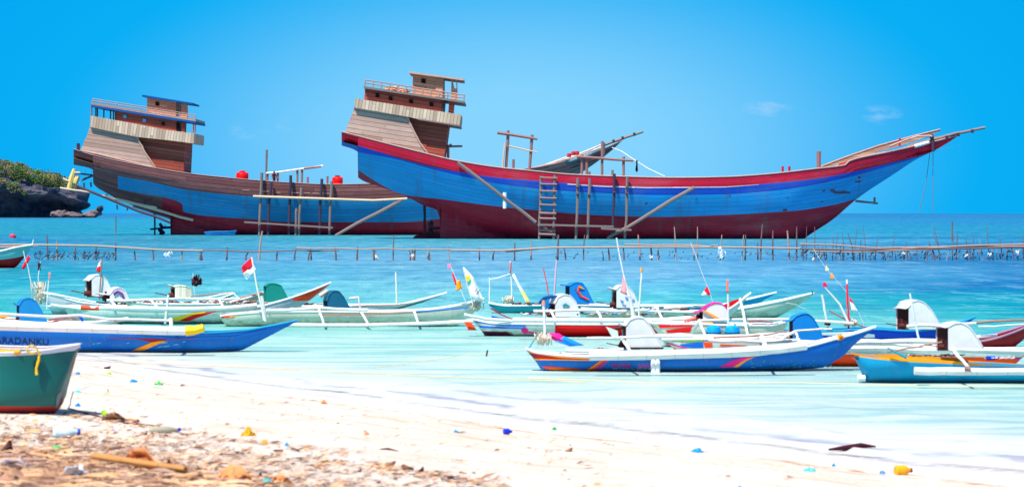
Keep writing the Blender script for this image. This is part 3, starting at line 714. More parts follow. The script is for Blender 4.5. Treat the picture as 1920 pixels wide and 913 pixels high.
bare_bow = planks('bare_bow_planks', rgb(.40, .33, .35), rgb(.54, .46, .46), width=.34, seam=.5, rough=.85)
# maroon starts only below the ragged brown area aft
hm = h2.mesh(xs, [5, 4, 8], lambda x, b: 3 if x > 985 else ((0, (1 if x >= 221 else 0), (2 if x >= 300 else 0))[b]))
S2.part('hull', hm, [brn_hull, lbl2, mar_ship, bare_bow], smooth=True)
S2.part('deck', h2.deck(h2.stations(60), 1.0, .1), wd_deck)
S2.part('cap_rail', h2.rail(h2.stations(90), .06, -.03), timber_p, smooth=True)
S2.part('cap_rail', tb(f2, [(974, 320), (1000, 316.5), (1059, 300.5), (1131, 276)], .14, B2-1.8), cap_l, smooth=True)
S2.part('maroon_patch', h2.decal([(298, 402.5), (320, 408), (343, 405)], [(298, 403), (320, 412), (343, 412)], .02), mar_ship)
mb = MB()
for a, b, y in ((454, 468, 355.5), (492, 506, 358), (516, 526, 360), (547, 563, 360.8), (571, 581, 361), (586, 600, 361.6), (605, 619, 361.6)): h2.decal([(a, y), (b, y+.4)], [(a, y+1.7), (b, y+2)], .03, 3, 1, mb)
S2.part('rubbing_blocks', mb, cap_l)
S2.part('sternpost', tb(f2, [(290, 400), (290.3, 420), (290, 452)], .13, B2), timber_d)
mb = MB(); tb(f2, [(302, 427), (321, 426.5)], .15, B2, mb=mb)
for a in range(0, 360, 90):
    c = f2.pt(303, 430, B2); d = Vector((.25*math.cos(R(a+20)), math.cos(R(a+20)), math.sin(R(a+20)))); e = Vector((.3, -d.z*.35, d.y*.35))
    mb.add([c-e*.2, c+d*.5-e, c+d*.8, c+d*.5+e, c+e*.2], [[0, 1, 2, 3, 4]])
tb(f2, [(282, 430), (300, 428)], .07, B2, mb=mb)
S2.part('propeller', mb, paint('propeller_dark', rgb(.05, .10, .28), .5), solid=.06)
T7 = R(-8.3); ho = .9
S2.part('quarter_planking', pz(f2, [(168.5, 238), (256.6, 254.5), (262, 268), (273, 288), (292, 316.5), (240, 304), (151, 282), (158, 266), (164, 252)], ho, 2*B2-ho, T7), wd_grey)
S2.part('quarter_trim', tb(f2, [(256.6, 254.5), (262, 268), (273, 288), (292.5, 317)], .12, ho-.02), cap_l, smooth=True)
S2.part('quarter_trim', tb(f2, [(151, 282), (240, 303), (292, 316)], .12, ho-.02), cap_l, smooth=True)
S2.part('house_wall', pz(f2, [(250, 252), (347, 264), (344, 327), (270, 314)], ho+.75, 2*B2-ho-.75, T7), wd_brown)
S2.part('gallery', pz(f2, [(170, 217), (256.6, 233), (312, 244), (364.5, 250.5), (363.5, 269.5), (346, 267), (314, 263), (256.6, 257), (168.5, 238.5)], ho-.35, 2*B2-ho+.35, T7), wd_greyv)
cab = S2.part('cabin_wall', pz(f2, [(215, 205), (332, 224), (331, 248), (215, 228)], ho+.3, 2*B2-ho-.3, T7), wd_brown)
skyw = paint('pane_painted_sky', rgb(.25, .68, .88), .2)  # sky in the window openings painted on as flat blue
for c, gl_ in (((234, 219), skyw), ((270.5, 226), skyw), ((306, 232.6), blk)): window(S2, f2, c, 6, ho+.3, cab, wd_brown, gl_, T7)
S2.part('door', pz(f2, [(330.5, 230), (336.5, 231), (336.5, 246), (330.5, 245)], ho+.25, ho+.6, T7), blk)
S2.part('post', pz(f2, [(340, 230), (347, 231), (346, 250), (340, 249)], ho+.3, ho+1.5, T7), wd_brown)
for x in (171.5, 179.5, 182.5, 194.5, 207, 212.5, 362.5, 366):
    y = 198+(x-171)*.155; S2.part('post', pz(f2, [(x-.9, y), (x+.9, y+.2), (x+.7, y+21), (x-1.1, y+21)], ho-.1, ho+.15, T7), blk if 175 < x < 215 else wd_brown)
S2.part('fascia', pz(f2, [(171, 197), (367.3, 228), (367, 232), (171, 201)], ho-.2, 2*B2-ho+.2, T7), bluetrim)
S2.part('bridge_deck', pz(f2, [(171, 192.5), (367, 223.5), (367.2, 227.8), (171, 196.8)], ho-.1, 2*B2-ho+.1, T7), wd_grey)
railing(S2, f2, (173, 193), (365.5, 223.5), 7.5, 13, ho, .05, rail_w, 2, 2*B2-ho)
wh = S2.part('wheelhouse', pz(f2, [(276, 184), (329.6, 192), (330, 219), (275, 211)], ho+1.6, 2*B2-ho-1.6, T7), wd_tan)
window(S2, f2, (295, 195), 6, ho+1.6, wh, wd_brown, tilt=T7)
S2.part('post', pz(f2, [(340.5, 194.5), (350.5, 196), (351.5, 222), (337, 219.5), (340, 208)], ho+1.6, ho+2.2, T7), wd_tan)
S2.part('roof', pz(f2, [(266.5, 178), (361, 193.2), (361, 196.6), (266.5, 181.8)], ho+1.0, 2*B2-ho-1.0, T7), bluetrim)
pf(S2, 'bollard', [[(146.5, 269), (146.5, 284)]], timber_d, f2, 1.2, .3)
pf(S2, 'mast', [[(500, 281), (499, 345)]], timber, f2, B2, .16)
pf(S2, 'mast_crosspiece', [[(497.5, 291.5), (503, 291.5)]], timber, f2, B2, .07)
for x, y in ((501.5, 325), (557.5, 318), (566.5, 314.5), (577, 332), (614, 330.5), (521, 322)): pf(S2, 'deck_post', [[(x, y), (x-.4, 350)]], timber_p, f2, B2-1, .17)
pf(S2, 'awning_pole', [[(499, 325), (522, 323), (560, 317.5), (606, 311), (600, 311.5)]], white_p, f2, B2-1.2, .12)
pf(S2, 'awning_roll', [[(570, 316), (602, 312.2)]], timber_p, f2, B2-1.3, .16)
for a in ([(1059, 299), (1131, 270.5)], [(975, 327), (1062, 295)]): pf(S2, 'bow_board', [a], rope_w, f2, B2+.6, .12)
for a in ([(1062, 303), (1082, 296)], [(1095, 292.5), (1110, 286)], [(1112, 284), (1128, 277)]): pf(S2, 'bow_plank', [a], white_p, f2, B2-1.5, .22)
pf(S2, 'bow_post', [[(1131, 268), (1131, 290)]], timber, f2, B2-1.2, .35)
pf(S2, 'bowsprit', [[(1120, 277), (1160, 262), (1206, 246.8)]], timber, f2, B2, .22)
for x in (1150, 1167, 1189): pf(S2, 'lashing', [[(x, 262-(x-1150)*.33), (x+1, 268-(x-1150)*.33)]], timber_d, f2, B2-.3, .18)
# red bundles at the bow of the rear ship
random.seed(5)
for k, (x, y) in enumerate(((1067, 287.5), (1075, 284), (1082, 283.5))):
    mb = MB(); mb.lathe(f2.pt(x, y+4, B2-1.5), [(.01, -.22), (.22, -.2), (.27, 0), (.2, .22), (.01, .26)], 10)
    single('red_jerrycan', mb, paint('faded_red', rgb(.75, .15, .2), .5), ('leftmost', 'middle', 'rightmost')[k]+' of three small faded red containers on the raised bow of the rear ship', 'container', f2.pt(x, y+6, B2-1.5), 'red containers at the rear ship bow', smooth=True)
# tanks
redtank = paint('red_tank_plastic', rgb(.93, .06, .08), .35, dirt=.15)
for k, (xa, xb, yt, yb) in enumerate(((442.5, 466, 320, 345), (622.5, 643, 329, 352))):
    c = f2.pt((xa+xb)/2, yb, B2-1.5); r = (xb-xa)/2/F*D2; hh = (yb-yt)/F*D2
    T_ = Thing('water_tank', ('nearer the stern house' if k == 0 else 'amidships, behind the upright poles')+', round red plastic water tank on the rear ship deck', 'tank', c, 'red water tanks')
    T_.part('barrel', MB().lathe(c, [(0, 0), (r*.96, 0), (r*.98, hh*.4), (r*.96, hh*.42), (r, hh*.46), (r, hh*.76), (r*.9, hh*.84), (r*.5, hh*.92), (r*.42, hh*.93)], 24), redtank, smooth=True)
    T_.part('lid', MB().lathe(c, [(r*.45, hh*.92), (r*.45, hh), (0, hh*1.02)], 20), redtank if k == 0 else paint('dark_lid', rgb(.35, .04, .06), .5), smooth=True)
# poles along the rear ship
T_ = Thing('scaffold', 'row of upright poles with a long pale bamboo rail along the rear ship', 'scaffold', f2.pt(555, 441, -.5))
for a, b, c, y, m_ in ((490.8, 488, 486, 324, timber), (509, 505, 502, 342, timber_d), (545, 543, 541, 329, timber_d), (565, 563, 560, 351.5, timber), (556.5, 555, 554, 391, timber), (603.5, 601, 598, 335.5, timber_d), (622, 620, 617.5, 340, timber)):
    T_.part('pole', tb(f2, [(a, y), (b, 380 if y < 385 else 400), (c, 447)], .22, -.4), m_, smooth=True)
T_.part('bamboo_rail', tb(f2, [(474.5, 368.3), (560, 371.3), (662, 374.8), (700, 376), (763.5, 372.8)], .19, -.75), timber_l, smooth=True)
T_.part('plank', pz(f2, [(458, 414.8), (624, 425.5), (624, 428.5), (458, 418)], -.95, -.7), timber)
single('hull_prop', tb(f2, [(753.5, 375.5), (690, 409), (629, 442)], .27, -.7), timber, 'grey prop slanting from the pale bamboo rail down to the water by the rear ship', 'prop', f2.pt(629, 441, -.7), G, smooth=True)
# bamboo staging under the stern
T_ = Thing('bamboo_staging', 'rickety bamboo staging with yellow bundles leaning out under the rear ship stern', 'staging', f2.pt(215, 400, B2))
for pts, r, m_ in (([(212, 372), (290, 392), (362, 412.5)], .24, timber_l), ([(270, 386.5), (294, 390)], .3, timber_l), ([(143, 348), (230, 384), (319, 417.5)], .2, timber_d), ([(113, 352.5), (170, 361), (213, 372), (294, 390)], .13, timber_l), ([(141, 325), (173.5, 328.5)], .11, timber_d), ([(153, 338), (174, 329.6)], .15, timber_d), ([(118, 335), (132, 341)], .14, timber_l), ([(250, 386), (320, 409)], .17, timber_d), ([(139.5, 324), (150, 324)], .12, timber_l)):
    T_.part('pole', tb(f2, pts, r, B2-2.2), m_, smooth=True)
for pts in ([(139.6, 317), (134, 335), (129.5, 354)], [(146.5, 331), (143, 337), (141, 344)], [(136, 322), (134, 352)]):
    T_.part('bundle', tb(f2, pts, [.2, .34, .28] if len(pts) > 2 else .2, B2-2.0), bamboo('yellow_bamboo', rgb(.88, .76, .45), .7), smooth=True)
for (x, y) in ((219, 386), (240, 388), (200, 366), (272.5, 376), (157, 345), (170, 344)):
    T_.part('peg', tb(f2, [(x, y-2), (x+(1 if x < 230 else -2), y+7)], .1, B2-2.2), timber_d)
mb = MB()
for x in (149, 160, 171): tb(f2, [(x, 312), (x+.5, 345)], .02, B2-2, 4, mb)
T_.part('hanging_line', mb, rope_w)
# small canoe at the rear ship
fc = Fr(D2-3); hc = Hull(fc, [[(383, 435.5), (400, 434.3), (425, 434), (443, 432.5)], [(383, 437), (390, 446), (436, 446), (443, 434)]], .4, [(383, .3), (400, 1), (425, 1), (443, .05)])
T_ = Thing('rowing_boat', 'tiny pale blue dinghy afloat against the maroon side of the rear ship', 'boat', fc.pt(413, 441, .4))
T_.part('hull', hc.mesh(hc.stations(16), [4], lambda x, b: 0), paint('dinghy_blue', rgb(.1, .5, .75)), smooth=True); T_.part('rail', hc.rail(hc.stations(16), .05), paint('dinghy_blue', rgb(.1, .5, .75)))
# person on the rear deck
def person_mesh(p, hgt):
    mb = MB(); s_ = hgt/1.7
    L_ = lambda x, z, y=0: p+Vector((x*s_, y*s_, z*s_))
    mb.lathe(p, [(.01, 0), (.15*s_, .02), (.14*s_, .45*s_), (.16*s_, .8*s_), (.14*s_, 1.0*s_), (.19*s_, 1.3*s_), (.17*s_, 1.42*s_), (.06*s_, 1.48*s_), (.055*s_, 1.52*s_), (.09*s_, 1.57*s_), (.1*s_, 1.65*s_), (.07*s_, 1.73*s_), (.005, 1.76*s_)], 12)
    mb.tube([L_(-.17, 1.38), L_(-.26, 1.1), L_(-.12, .9, -.15)], [.055*s_, .045*s_, .035*s_], 8); mb.tube([L_(.17, 1.38), L_(.27, 1.12), L_(.2, .85, -.1)], [.055*s_, .045*s_, .035*s_], 8)
    return mb
pp = f2.pt(514, 346, B2-1.5)
T_ = Thing('person', 'person in dark red clothes standing low on the rear ship deck near the thin mast', 'person', pp)
T_.part('body', person_mesh(pp+Vector((0, 0, -.2)), 1.65), paint('dark_red_cloth', rgb(.3, .05, .12), .9), smooth=True)
# line between the two ships
single('stay_line', tb(f1, [(1148, 277, 6), (1166, 284, 5), (1185, 297, 4), (1215, 316, 3), (1247, 331, 1)], .045, 0, 5), rope_w, 'pale line running down from the rear ship bow to the rail of the nearer ship', 'line', f1.pt(1200, 306, 3))
# ================================================================ HEADLAND
fh = Fr(wl(408.2))
rock_d = stone('cliff_rock', rgb(.36, .34, .38), rgb(.13, .19, .27), .12); rock_l = stone('pale_rock', rgb(.50, .43, .41), rgb(.38, .34, .38), .3)
def fbm(x, y, z, o=4):
    from mathutils import noise as mn
    return mn.fractal(Vector((x, y, z)), 1.0, 2.0, o)
toph = pchip([(-420, 262), (-200, 285), (-60, 300), (0, 303), (38, 310), (62, 319), (78, 323), (100, 326), (118, 334), (130, 341), (140, 349), (146, 357)])
rows = []
N1 = 110
for i in range(N1):
    # profile around the headland: from the top plateau, down over the lip, under the overhang
    px = -420+566*(i/(N1-1))**.8
    ty = toph(px); r = []
    zt = (408-ty)
    prof = [(1.0, 60, 0), (1.02, 26, 0), (.97, 16, 0), (.86, 8, 0), (.74, 3.5, 0), (.64, 1.0, 0), (.57, -1.5, 0), (.52, 0, 0), (.47, 7, 0), (.40, 15, 0), (.28, 19, 0), (.14, 20, 0), (.02, 17, 0), (-.1, 16, 0)]
    for (hf, off, _) in prof:
        p = fh.pt(px, 408-zt*hf, off+4)
        nn_ = fbm(p.x*.06, p.y*.09, p.z*.13, 5)
        p.y += nn_*5; p.z += nn_*(1.6 if hf > .3 else .6); p.x += nn_*1.5
        rows_end = max(0, (px-120)/26)
        p.x -= rows_end*(0 if hf > .5 else (4.5 if hf < .45 else 2))*1.0
        r.append(p)
    rows.append(r)
# close the end behind
last = rows[-1]; rows.append([Vector((p.x+1.0, p.y+25, p.z-1.2)) for p in last]); rows.append([Vector((p.x-6, p.y+70, p.z-2)) for p in last])
def subd(rows, k):
    out = []
    for r in rows:
        q = []
        for a, b in zip(r[:-1], r[1:]):
            for j in range(k): q.append(a.lerp(b, j/k))
        q.append(r[-1]); out.append(q)
    return out
rows = subd(rows, 6)
for r in rows:
    for p in r:
        n_ = fbm(p.x*.35, p.y*.35, p.z*.5, 4); p.y -= n_*1.3; p.x += n_*.5; p.z += n_*.5
mb = MB().grid(rows)
single('headland', mb, rock_d, None, None, fh.pt(60, 408, 10), kind='structure')
# islet rocks at the foot
def boulder(c, rx, ry, rz, seed, squash=.0):
    mb = MB(); rows = []
    for i in range(15):
        th = math.pi*i/14; r = []
        for j in range(29):
            ph = 2*math.pi*j/28; d = Vector((math.sin(th)*math.cos(ph), math.sin(th)*math.sin(ph), math.cos(th)))
            n_ = 1+.38*fbm(d.x*1.7+seed, d.y*1.7, d.z*1.7+seed*.3, 5)
            r.append(Vector((c.x+d.x*rx*n_, c.y+d.y*ry*n_, c.z+d.z*rz*n_+squash*d.x*rz)))
        rows.append(r)
    return mb.grid(rows)
for i, (x, y, rx, rz, lb, sq) in enumerate(((112, 402.5, 4.6, 2.3, 'low pale boulder at the foot of the headland overhang', 0), (135, 404, 5.6, 1.7, 'long low rock lying in the water between headland and pointed rock', -.2), (172, 402.5, 5.6, 2.2, 'pale rock with an upturned tip, outermost of the rocks off the headland', .5), (187, 392.5, 1.6, 1.9, 'dark upright tip standing on the outermost rock', .2))):
    c = fh.pt(x, y, 2); single('sea_rock', boulder(c, rx, 5, rz, i*3.1, sq), rock_l if i != 3 else rock_d, lb, 'rock', c, 'rocks off the headland')
# scrub on the headland
leafm, t = newmat('scrub_leaves'); ob = t.new('ShaderNodeTexCoord').outputs['Object']; n_ = t.noise(ob, .18, 4, .6)
rnd = t.new('ShaderNodeNewGeometry').outputs['Random Per Island']
c = t.mix(t.rng(n_, .42, .58), rgb(.26, .46, .14), rgb(.52, .46, .28)); c = t.mix(t.math('MULTIPLY', rnd, .5), c, rgb(.30, .30, .16)); finish(t, c, .9)
random.seed(11); mb = MB()
def leafclump(mb, c, r, n, sz, flat=.7):
    for _ in range(n):
        d = Vector((random.gauss(0, 1), random.gauss(0, 1), random.gauss(0, 1)*flat)); d = d.normalized()*random.random()**.4*r
        p = c+d; a = Vector((random.gauss(0, 1), random.gauss(0, 1), random.gauss(0, 1))).normalized(); b = a.orthogonal().normalized()
        s1 = sz*random.uniform(.5, 1.3); mb.add([p-a*s1, p-b*s1*.6, p+a*s1, p+b*s1*.6], [[0, 1, 2, 3]])
for k in range(900):
    px = random.uniform(-260, 140); ty = toph(px); zt = 408-ty; hf = random.choice([1.0, 1.0, .97, .93, .9, .86, .82, .78])*random.uniform(.93, 1.03)
    if px > 118: hf = random.uniform(.92, 1.02)
    c = fh.pt(px, 408-zt*hf, {True: random.uniform(8, 30), False: 5}[hf > .93]+2); leafclump(mb, c, random.uniform(.8, 2.0), 24, .42)
for (px, py, r) in ((22, 352, 3), (30, 345, 2), (18, 346, 2), (38, 356, 1.6), (45, 362, 1.4), (5, 340, 2.2), (72, 322, 1.6), (82, 332, 2.4), (95, 336, 2.2), (40, 309, 1.5)):
    leafclump(mb, fh.pt(px, py, 1.5), r, 90, .5)
single('headland_scrub', mb, leafm, 'green and olive scrub covering the top of the limestone headland', 'scrub', fh.pt(60, 320, 10), kind='stuff')

# ================================================================ FENCES IN THE WATER
random.seed(21)
ff = Fr(wl(488)); stick_m = bamboo('stake_wood', rgb(.46, .36, .36), .8); stick_l = bamboo('stake_pale', rgb(.68, .56, .50), .8); net_m = paint('weed_dark', rgb(.34, .38, .44), .9)
clothw = paint('white_rag', (.78, .78, .76), .8)
def fence(name, label, rails, posts, rags=(), weeds=None):
    T_ = Thing('stake_fence', label, 'fence', ff.pt(posts[len(posts)//2][0], 488, 0), 'bamboo stake fences standing in the shallows')
    for pts, r, m_ in rails: T_.part('rail', tb(ff, pts, r*.72, -.1), m_, smooth=True)
    for (x, yt, dx, r, m_) in posts:
        T_.part('stake', tb(ff, [(x+dx, yt), (x+dx*.3+random.uniform(-.5, .5), (yt+488)/2), (x, 492)], [r*.6, r*.9, r], random.uniform(-.1, .3), 5), m_)
    for (x, y, s_) in rags:
        mb = MB()
        for _ in range(5):
            x_ = x+random.gauss(0, s_*.35); y_ = y+random.uniform(-2, 1); tb(ff, [(x_, y_), (x_+random.uniform(-2, 2), y_+s_*.5), (x_+random.uniform(-4, 4), y_+s_*1.1)], [.02, random.uniform(.02, .045), .012], -.2, 5, mb)
        T_.part('rag', mb, clothw)
    if weeds:
        mb = MB()
        for _ in range(weeds[2]):
            x = random.uniform(weeds[0], weeds[1]); y = random.uniform(473, 487); a = random.uniform(-.9, .9); l_ = random.uniform(2, 8)
            tb(ff, [(x, y), (x+l_*math.cos(a)*.7, y-l_*abs(math.sin(a))-1)], .025, random.uniform(-.2, .3), 4, mb)
        tw = T_.part('twigs', mb, net_m); tw['kind'] = 'stuff'
    return T_
posts = [(90, 440, -2, .05, stick_m), (107, 452, 0, .06, stick_l), (141, 464, 1, .05, stick_m), (180, 463, 0, .06, stick_m), (217, 456, 0, .05, stick_m), (254, 470, -2, .05, stick_m), (288, 466, -2, .05, stick_m),
 (340, 468, 2, .05, stick_l), (375, 470, 4, .06, stick_m), (379, 472, -4, .05, stick_m), (425, 463, 1, .05, stick_m), (460, 472, 6, .05, stick_m), (486, 433, 6, .06, stick_l), (518, 471, 2, .05, stick_m), (552, 466, 3, .05, stick_m), (578, 470, 4, .05, stick_m), (584, 464, -2, .05, stick_m)]
fence('a', 'left run of the bamboo stake fence, behind the small outrigger boats on the left', [([(-60, 461), (0, 459), (60, 459), (180, 461), (300, 468.5), (380, 470)], .07, stick_l), ([(380, 469), (470, 471), (560, 470.5), (636, 469.5)], .055, stick_m), ([(-20, 464), (72, 461)], .07, stick_l)], posts,
      [(313, 474, 7), (318, 473, 5)], (60, 215, 150))
random.seed(22); posts = []
for x in (630, 669, 702, 706, 737, 770, 773, 777, 802, 806, 842, 899, 924, 965, 996, 1045, 1061, 1094, 1131, 1143, 1170, 1200, 1222, 1234, 1268, 1302, 1308, 1350, 1391, 1397, 1421, 1426, 1449, 1480, 1493):
    yt = random.choice([466, 463, 455, 440, 470, 458]) if x < 1240 else random.choice([420, 432, 440, 425, 455])
    posts.append((x, yt, random.uniform(-4, 4), random.uniform(.035, .065), random.choice([stick_m, stick_m, stick_l])))
fence('b', 'middle run of the bamboo stake fence, in front of the nearer ship', [([(556, 464.5), (640, 466), (760, 466.5), (845, 467.5)], .05, stick_l), ([(845, 469), (940, 470), (980, 467.5), (1040, 464), (1100, 464), (1260, 463), (1400, 464), (1500, 466)], .075, stick_l), ([(948, 472.5), (1010, 467)], .05, stick_m), ([(1170, 458), (1330, 461), (1345, 460)], .05, stick_l)], posts,
      [(1352, 470, 8), (1350, 464, 6), (1353, 478, 5), (1222, 480, 4), (774, 478, 3), (705, 480, 3)], (1040, 1500, 50))
random.seed(23); posts = []
for k in range(60):
    x = 1500+k*7.3+random.uniform(-7, 7); posts.append((x, random.choice([425, 438, 446, 450, 455, 458, 462, 464, 464]), random.gauss(0, 6), random.uniform(.02, .04), random.choice([stick_m, stick_m, stick_l, stick_m])))
fence('c', 'dense right run of the bamboo stake fence with doubled rails, reaching the right edge', [([(1499, 457.5), (1560, 459), (1640, 465), (1700, 464), (1760, 463), (1840, 460), (1960, 457)], .06, stick_l), ([(1500, 466.5), (1600, 469), (1720, 466.5), (1850, 465), (1960, 463)], .07, stick_m), ([(1520, 471), (1640, 472), (1760, 467)], .06, stick_l), ([(1690, 466), (1750, 463.5), (1960, 461)], .05, stick_l)], posts,
      [(1694, 474, 3), (1905, 470, 6), (1856, 475, 4), (1812, 478, 3), (1526, 484, 3)], (1500, 1935, 230))
# thin marker stakes
for i, (x, y, yt, lb) in enumerate(((217, 437, 405, 'lone thin stake in the far water left of the rear ship stern'), (1785, 452, 415, 'lone thin stake in the water right of the bow'))):
    fs = Fr(wl(y)); single('marker_stake', tb(fs, [(x, y+3), (x+.5, yt)], .07, 0), stick_m, lb, 'stake', fs.pt(x, y), 'lone stakes')
fb = Fr(wl(446)); single('float_buoy', MB().lathe(fb.pt(24, 444), [(.01, -.3), (.3, -.15), (.32, .1), (.15, .3), (.01, .32)], 12), paint('buoy_red', rgb(.75, .25, .35)), 'small red buoy floating far left below the headland', 'buoy', fb.pt(24, 445), smooth=True)
# ================================================================ SMALL OUTRIGGER BOATS
cap_w = paint('white_gunwale', (.82, .82, .81), .5, dirt=.15)
bam_w = bamboo('white_painted_bamboo', (.70, .71, .68), .6); bam_c = bamboo('cream_bamboo', rgb(.93, .88, .80), .7); bam_b = bamboo('brown_bamboo', rgb(.62, .44, .38), .7)
hullw = paint('boat_pale_green_white', rgb(.78, .84, .80), .55, tide=.12, dirt=.4, scale=1.5); hullc = paint('boat_cream', rgb(.78, .81, .73), .6, tide=.12, dirt=.45, scale=1.5)
hullg = paint('boat_grey_white', rgb(.72, .76, .79), .6, tide=.12, dirt=.45, scale=1.5)
blue_b = paint('boat_blue', rgb(.0, .40, .74), .4, wear=rgb(.12, .52, .70), wearamt=.02, dirt=.25, tide=.06, scale=1.6)
sky_b = paint('boat_sky_blue', rgb(.0, .58, .76), .5, dirt=.35, tide=.06, scale=1.5); royal = paint('boat_royal_blue', rgb(.0, .25, .75), .4, dirt=.15)
red_b = paint('boat_red', rgb(.90, .02, .04), .4, dirt=.15); dred = paint('boat_dark_red', rgb(.62, .08, .10), .5, dirt=.2, scale=1.5); ored = paint('boat_orange_red', rgb(.96, .28, .10), .45, dirt=.15)
maroon = paint('boat_maroon', rgb(.30, .04, .16), .5); orange = paint('boat_orange', rgb(.96, .60, .10), .45, dirt=.25); yellow = paint('boat_yellow', rgb(.97, .76, .08), .45)
teal = paint('boat_teal', rgb(.05, .55, .62), .5, dirt=.2); green_h = planks('green_boat_planks', rgb(.0, .38, .36), width=3, length=9, var=.05, seam=.1, streak=.12, rough=.5)
pink = paint('boat_pink', rgb(.90, .10, .52), .5, dirt=.1); lime = paint('boat_lime', rgb(.42, .72, .12), .5); purple = paint('boat_purple', rgb(.45, .25, .55), .6); steel = paint('boat_stripe_blue', rgb(.05, .40, .80), .4, dirt=.1)
can_w = paint('canopy_white', rgb(.82, .82, .83), .7, dirt=.5, scale=2); can_b = paint('canopy_blue', rgb(.0, .47, .76), .5, wear=rgb(.2, .62, .55), wearamt=.03, dirt=.15, scale=3)
can_lb = paint('canopy_sky_blue', rgb(.05, .48, .72), .5, dirt=.3); can_t = paint('tarp_green', rgb(.02, .48, .44), .7, dirt=.25); can_d = paint('tarp_dark_teal', rgb(.03, .34, .45), .7, dirt=.25); can_c = planks('cream_slats', rgb(.90, .86, .76), width=.05, seam=.35, vertical=True, bd=.004)
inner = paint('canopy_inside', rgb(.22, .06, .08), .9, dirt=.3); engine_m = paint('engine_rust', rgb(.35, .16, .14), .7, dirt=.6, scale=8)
deck_b = planks('boat_inside', rgb(.60, .42, .38), rgb(.85, .72, .64), width=.12, length=.8, var=.4, seam=.6, bd=.01)
flag_r = paint('flag_red', rgb(.93, .10, .20), .8, dirt=.1); flag_w = paint('flag_white', (.82, .82, .82), .8, dirt=.05); darkcl = paint('dark_maroon_cloth', rgb(.25, .05, .10), .9)
fray = paint('frayed_cloth', rgb(.80, .74, .66), .9, dirt=.6, scale=12); ink = paint('dark_lettering', rgb(.02, .10, .32), .5)
GB = 'small outrigger boats moored in the shallows'
class Boat:
    def __init__(s, yw, label, gun, keel, mats, bands=(), beam=.34, bf=None, k=0, sub=6, px0=None, rail=cap_w, railr=.022, matf=None, n=70, p=2.6, deck=True, name='outrigger_boat', ends=(True, True), extra=()):
        px0 = px0 if px0 is not None else (gun[0][0]+gun[-1][0])/2
        s.fr = Fr(wl(yw), px0, k); x0, x1 = gun[0][0], gun[-1][0]
        bf = bf or [(x0, .35), (x0+(x1-x0)*.25, .9), (x0+(x1-x0)*.5, 1), (x0+(x1-x0)*.8, .7), (x1, .02)]
        s.h = Hull(s.fr, [gun, *bands, keel], beam, bf, p); s.beam = beam
        s.T = Thing(name, label, 'boat', s.fr.pt(px0, yw, beam), GB)
        s.T.o.location.z = 0; s.T.loc = Vector(s.T.o.location)
        mats = mats if isinstance(mats, list) else [mats]
        xs = s.h.stations(n, extra)
        s.hull = s.T.part('hull', s.h.mesh(xs, [sub]*(1+len(bands)), matf or (lambda x, b: min(b, len(mats)-1)), ends), mats, smooth=True)
        if deck: s.T.part('deck', s.h.deck(xs, .07, .02), deck_b)
        if rail: s.T.part('gunwale', s.h.rail(xs, railr, .0), rail, smooth=True)
    def decal(s, top, bot, mat, name='painted_stripe', n=18, m=4, lift=.008, label=None):
        return s.T.part(name, s.h.decal(top, bot, lift, n, m), mat, s.hull, label)
    def tube(s, name, pts, rpx, mat, off=0, label=None, seg=9, parent=None):
        r = [q/F*s.fr.D for q in rpx] if isinstance(rpx, (list, tuple)) else rpx/F*s.fr.D
        return s.T.part(name, tb(s.fr, pts, r, off, seg), mat, parent, label, smooth=True)
    def flt(s, pts, rpx, mat=bam_w, off=-.9, tip=None, tipmat=None):
        f_ = s.tube('float', pts, rpx, mat, off)
        if tip: s.tube('float_end', tip, rpx+.35, tipmat, off, parent=f_)
        return f_
    def arms(s, lst, off0=-.2, off1=-.95, r=2.6, mat=bam_w):
        for a, b in lst: s.tube('outrigger_arm', [(*a, .3), (*a, off0), (*b, off1)], r, mat)
    def canopy(s, fx, curve, by, tip, skew, mat, side=None, w=(.05, .65), inn=inner, label=None, open_=True):
        """curve: near-side roof line from (fx, y) to rear foot; tip: overhang start"""
        fr = s.fr; o0, o1 = w; side = side or mat
        rl = [tip]+list(curve) if tip else list(curve)
        C = resample(rl, 20)
        near = [fr.pt(x, y, o0-.01) for x, y in C]; far = [fr.pt(x+skew, y-.5, o1+.01) for x, y in C]
        mb = MB(); mid = [a.lerp(b, .5)+Vector((0, 0, .015)) for a, b in zip(near, far)]
        mb.grid([near, mid, far])
        cn = s.T.part('engine_cover', mb, mat, label=label, smooth=True, solid=.016)
        poly = [(fx, by)]+list(curve)+[(curve[-1][0], by)]
        rp = [fr.pt(x, y, o0) for x, y in poly]; rb = [p+Vector((0, .014, 0)) for p in rp]
        s.T.part('side_panel', MB().prism(rp, rb), side, cn)
        fp = [fr.pt(x+skew, y, o1) for x, y in poly]; s.T.part('side_panel', MB().prism(fp, [p+Vector((0, .014, 0)) for p in fp]), side, cn)
        if open_:
            ins = 2.5; cx = min(curve[-1][0]-6, fx+26); ty = curve[0][1]+3
            a = [(fx+ins, by+1), (fx+ins, ty), (cx, ty+3), (cx, by+1)]
            f = [fr.pt(x, y, o0+.03) for x, y in a]; b = [fr.pt(x+skew, y, o1-.03) for x, y in a]
            s.T.part('painted_shade_block', MB().prism(f, b), inn, cn)  # solid dark block, its colour stands in for shade inside the cover
            e = fr.pt(fx+skew*.4, by-6, (o0+o1)/2); u = 1/F*fr.D
            mb = MB().tube([e+Vector((-9*u, 0, 0)), e+Vector((8*u, 0, 0))], 5*u, 10); mb.tube([e+Vector((-2*u, 0, 2*u)), e+Vector((-3*u, 0, 13*u))], 2.2*u, 8); mb.tube([e+Vector((-7*u, 0, 0)), e+Vector((-34*u, 0, 5*u))], 1.0*u, 6)
            s.T.part('engine', mb, engine_m, cn)
        return cn
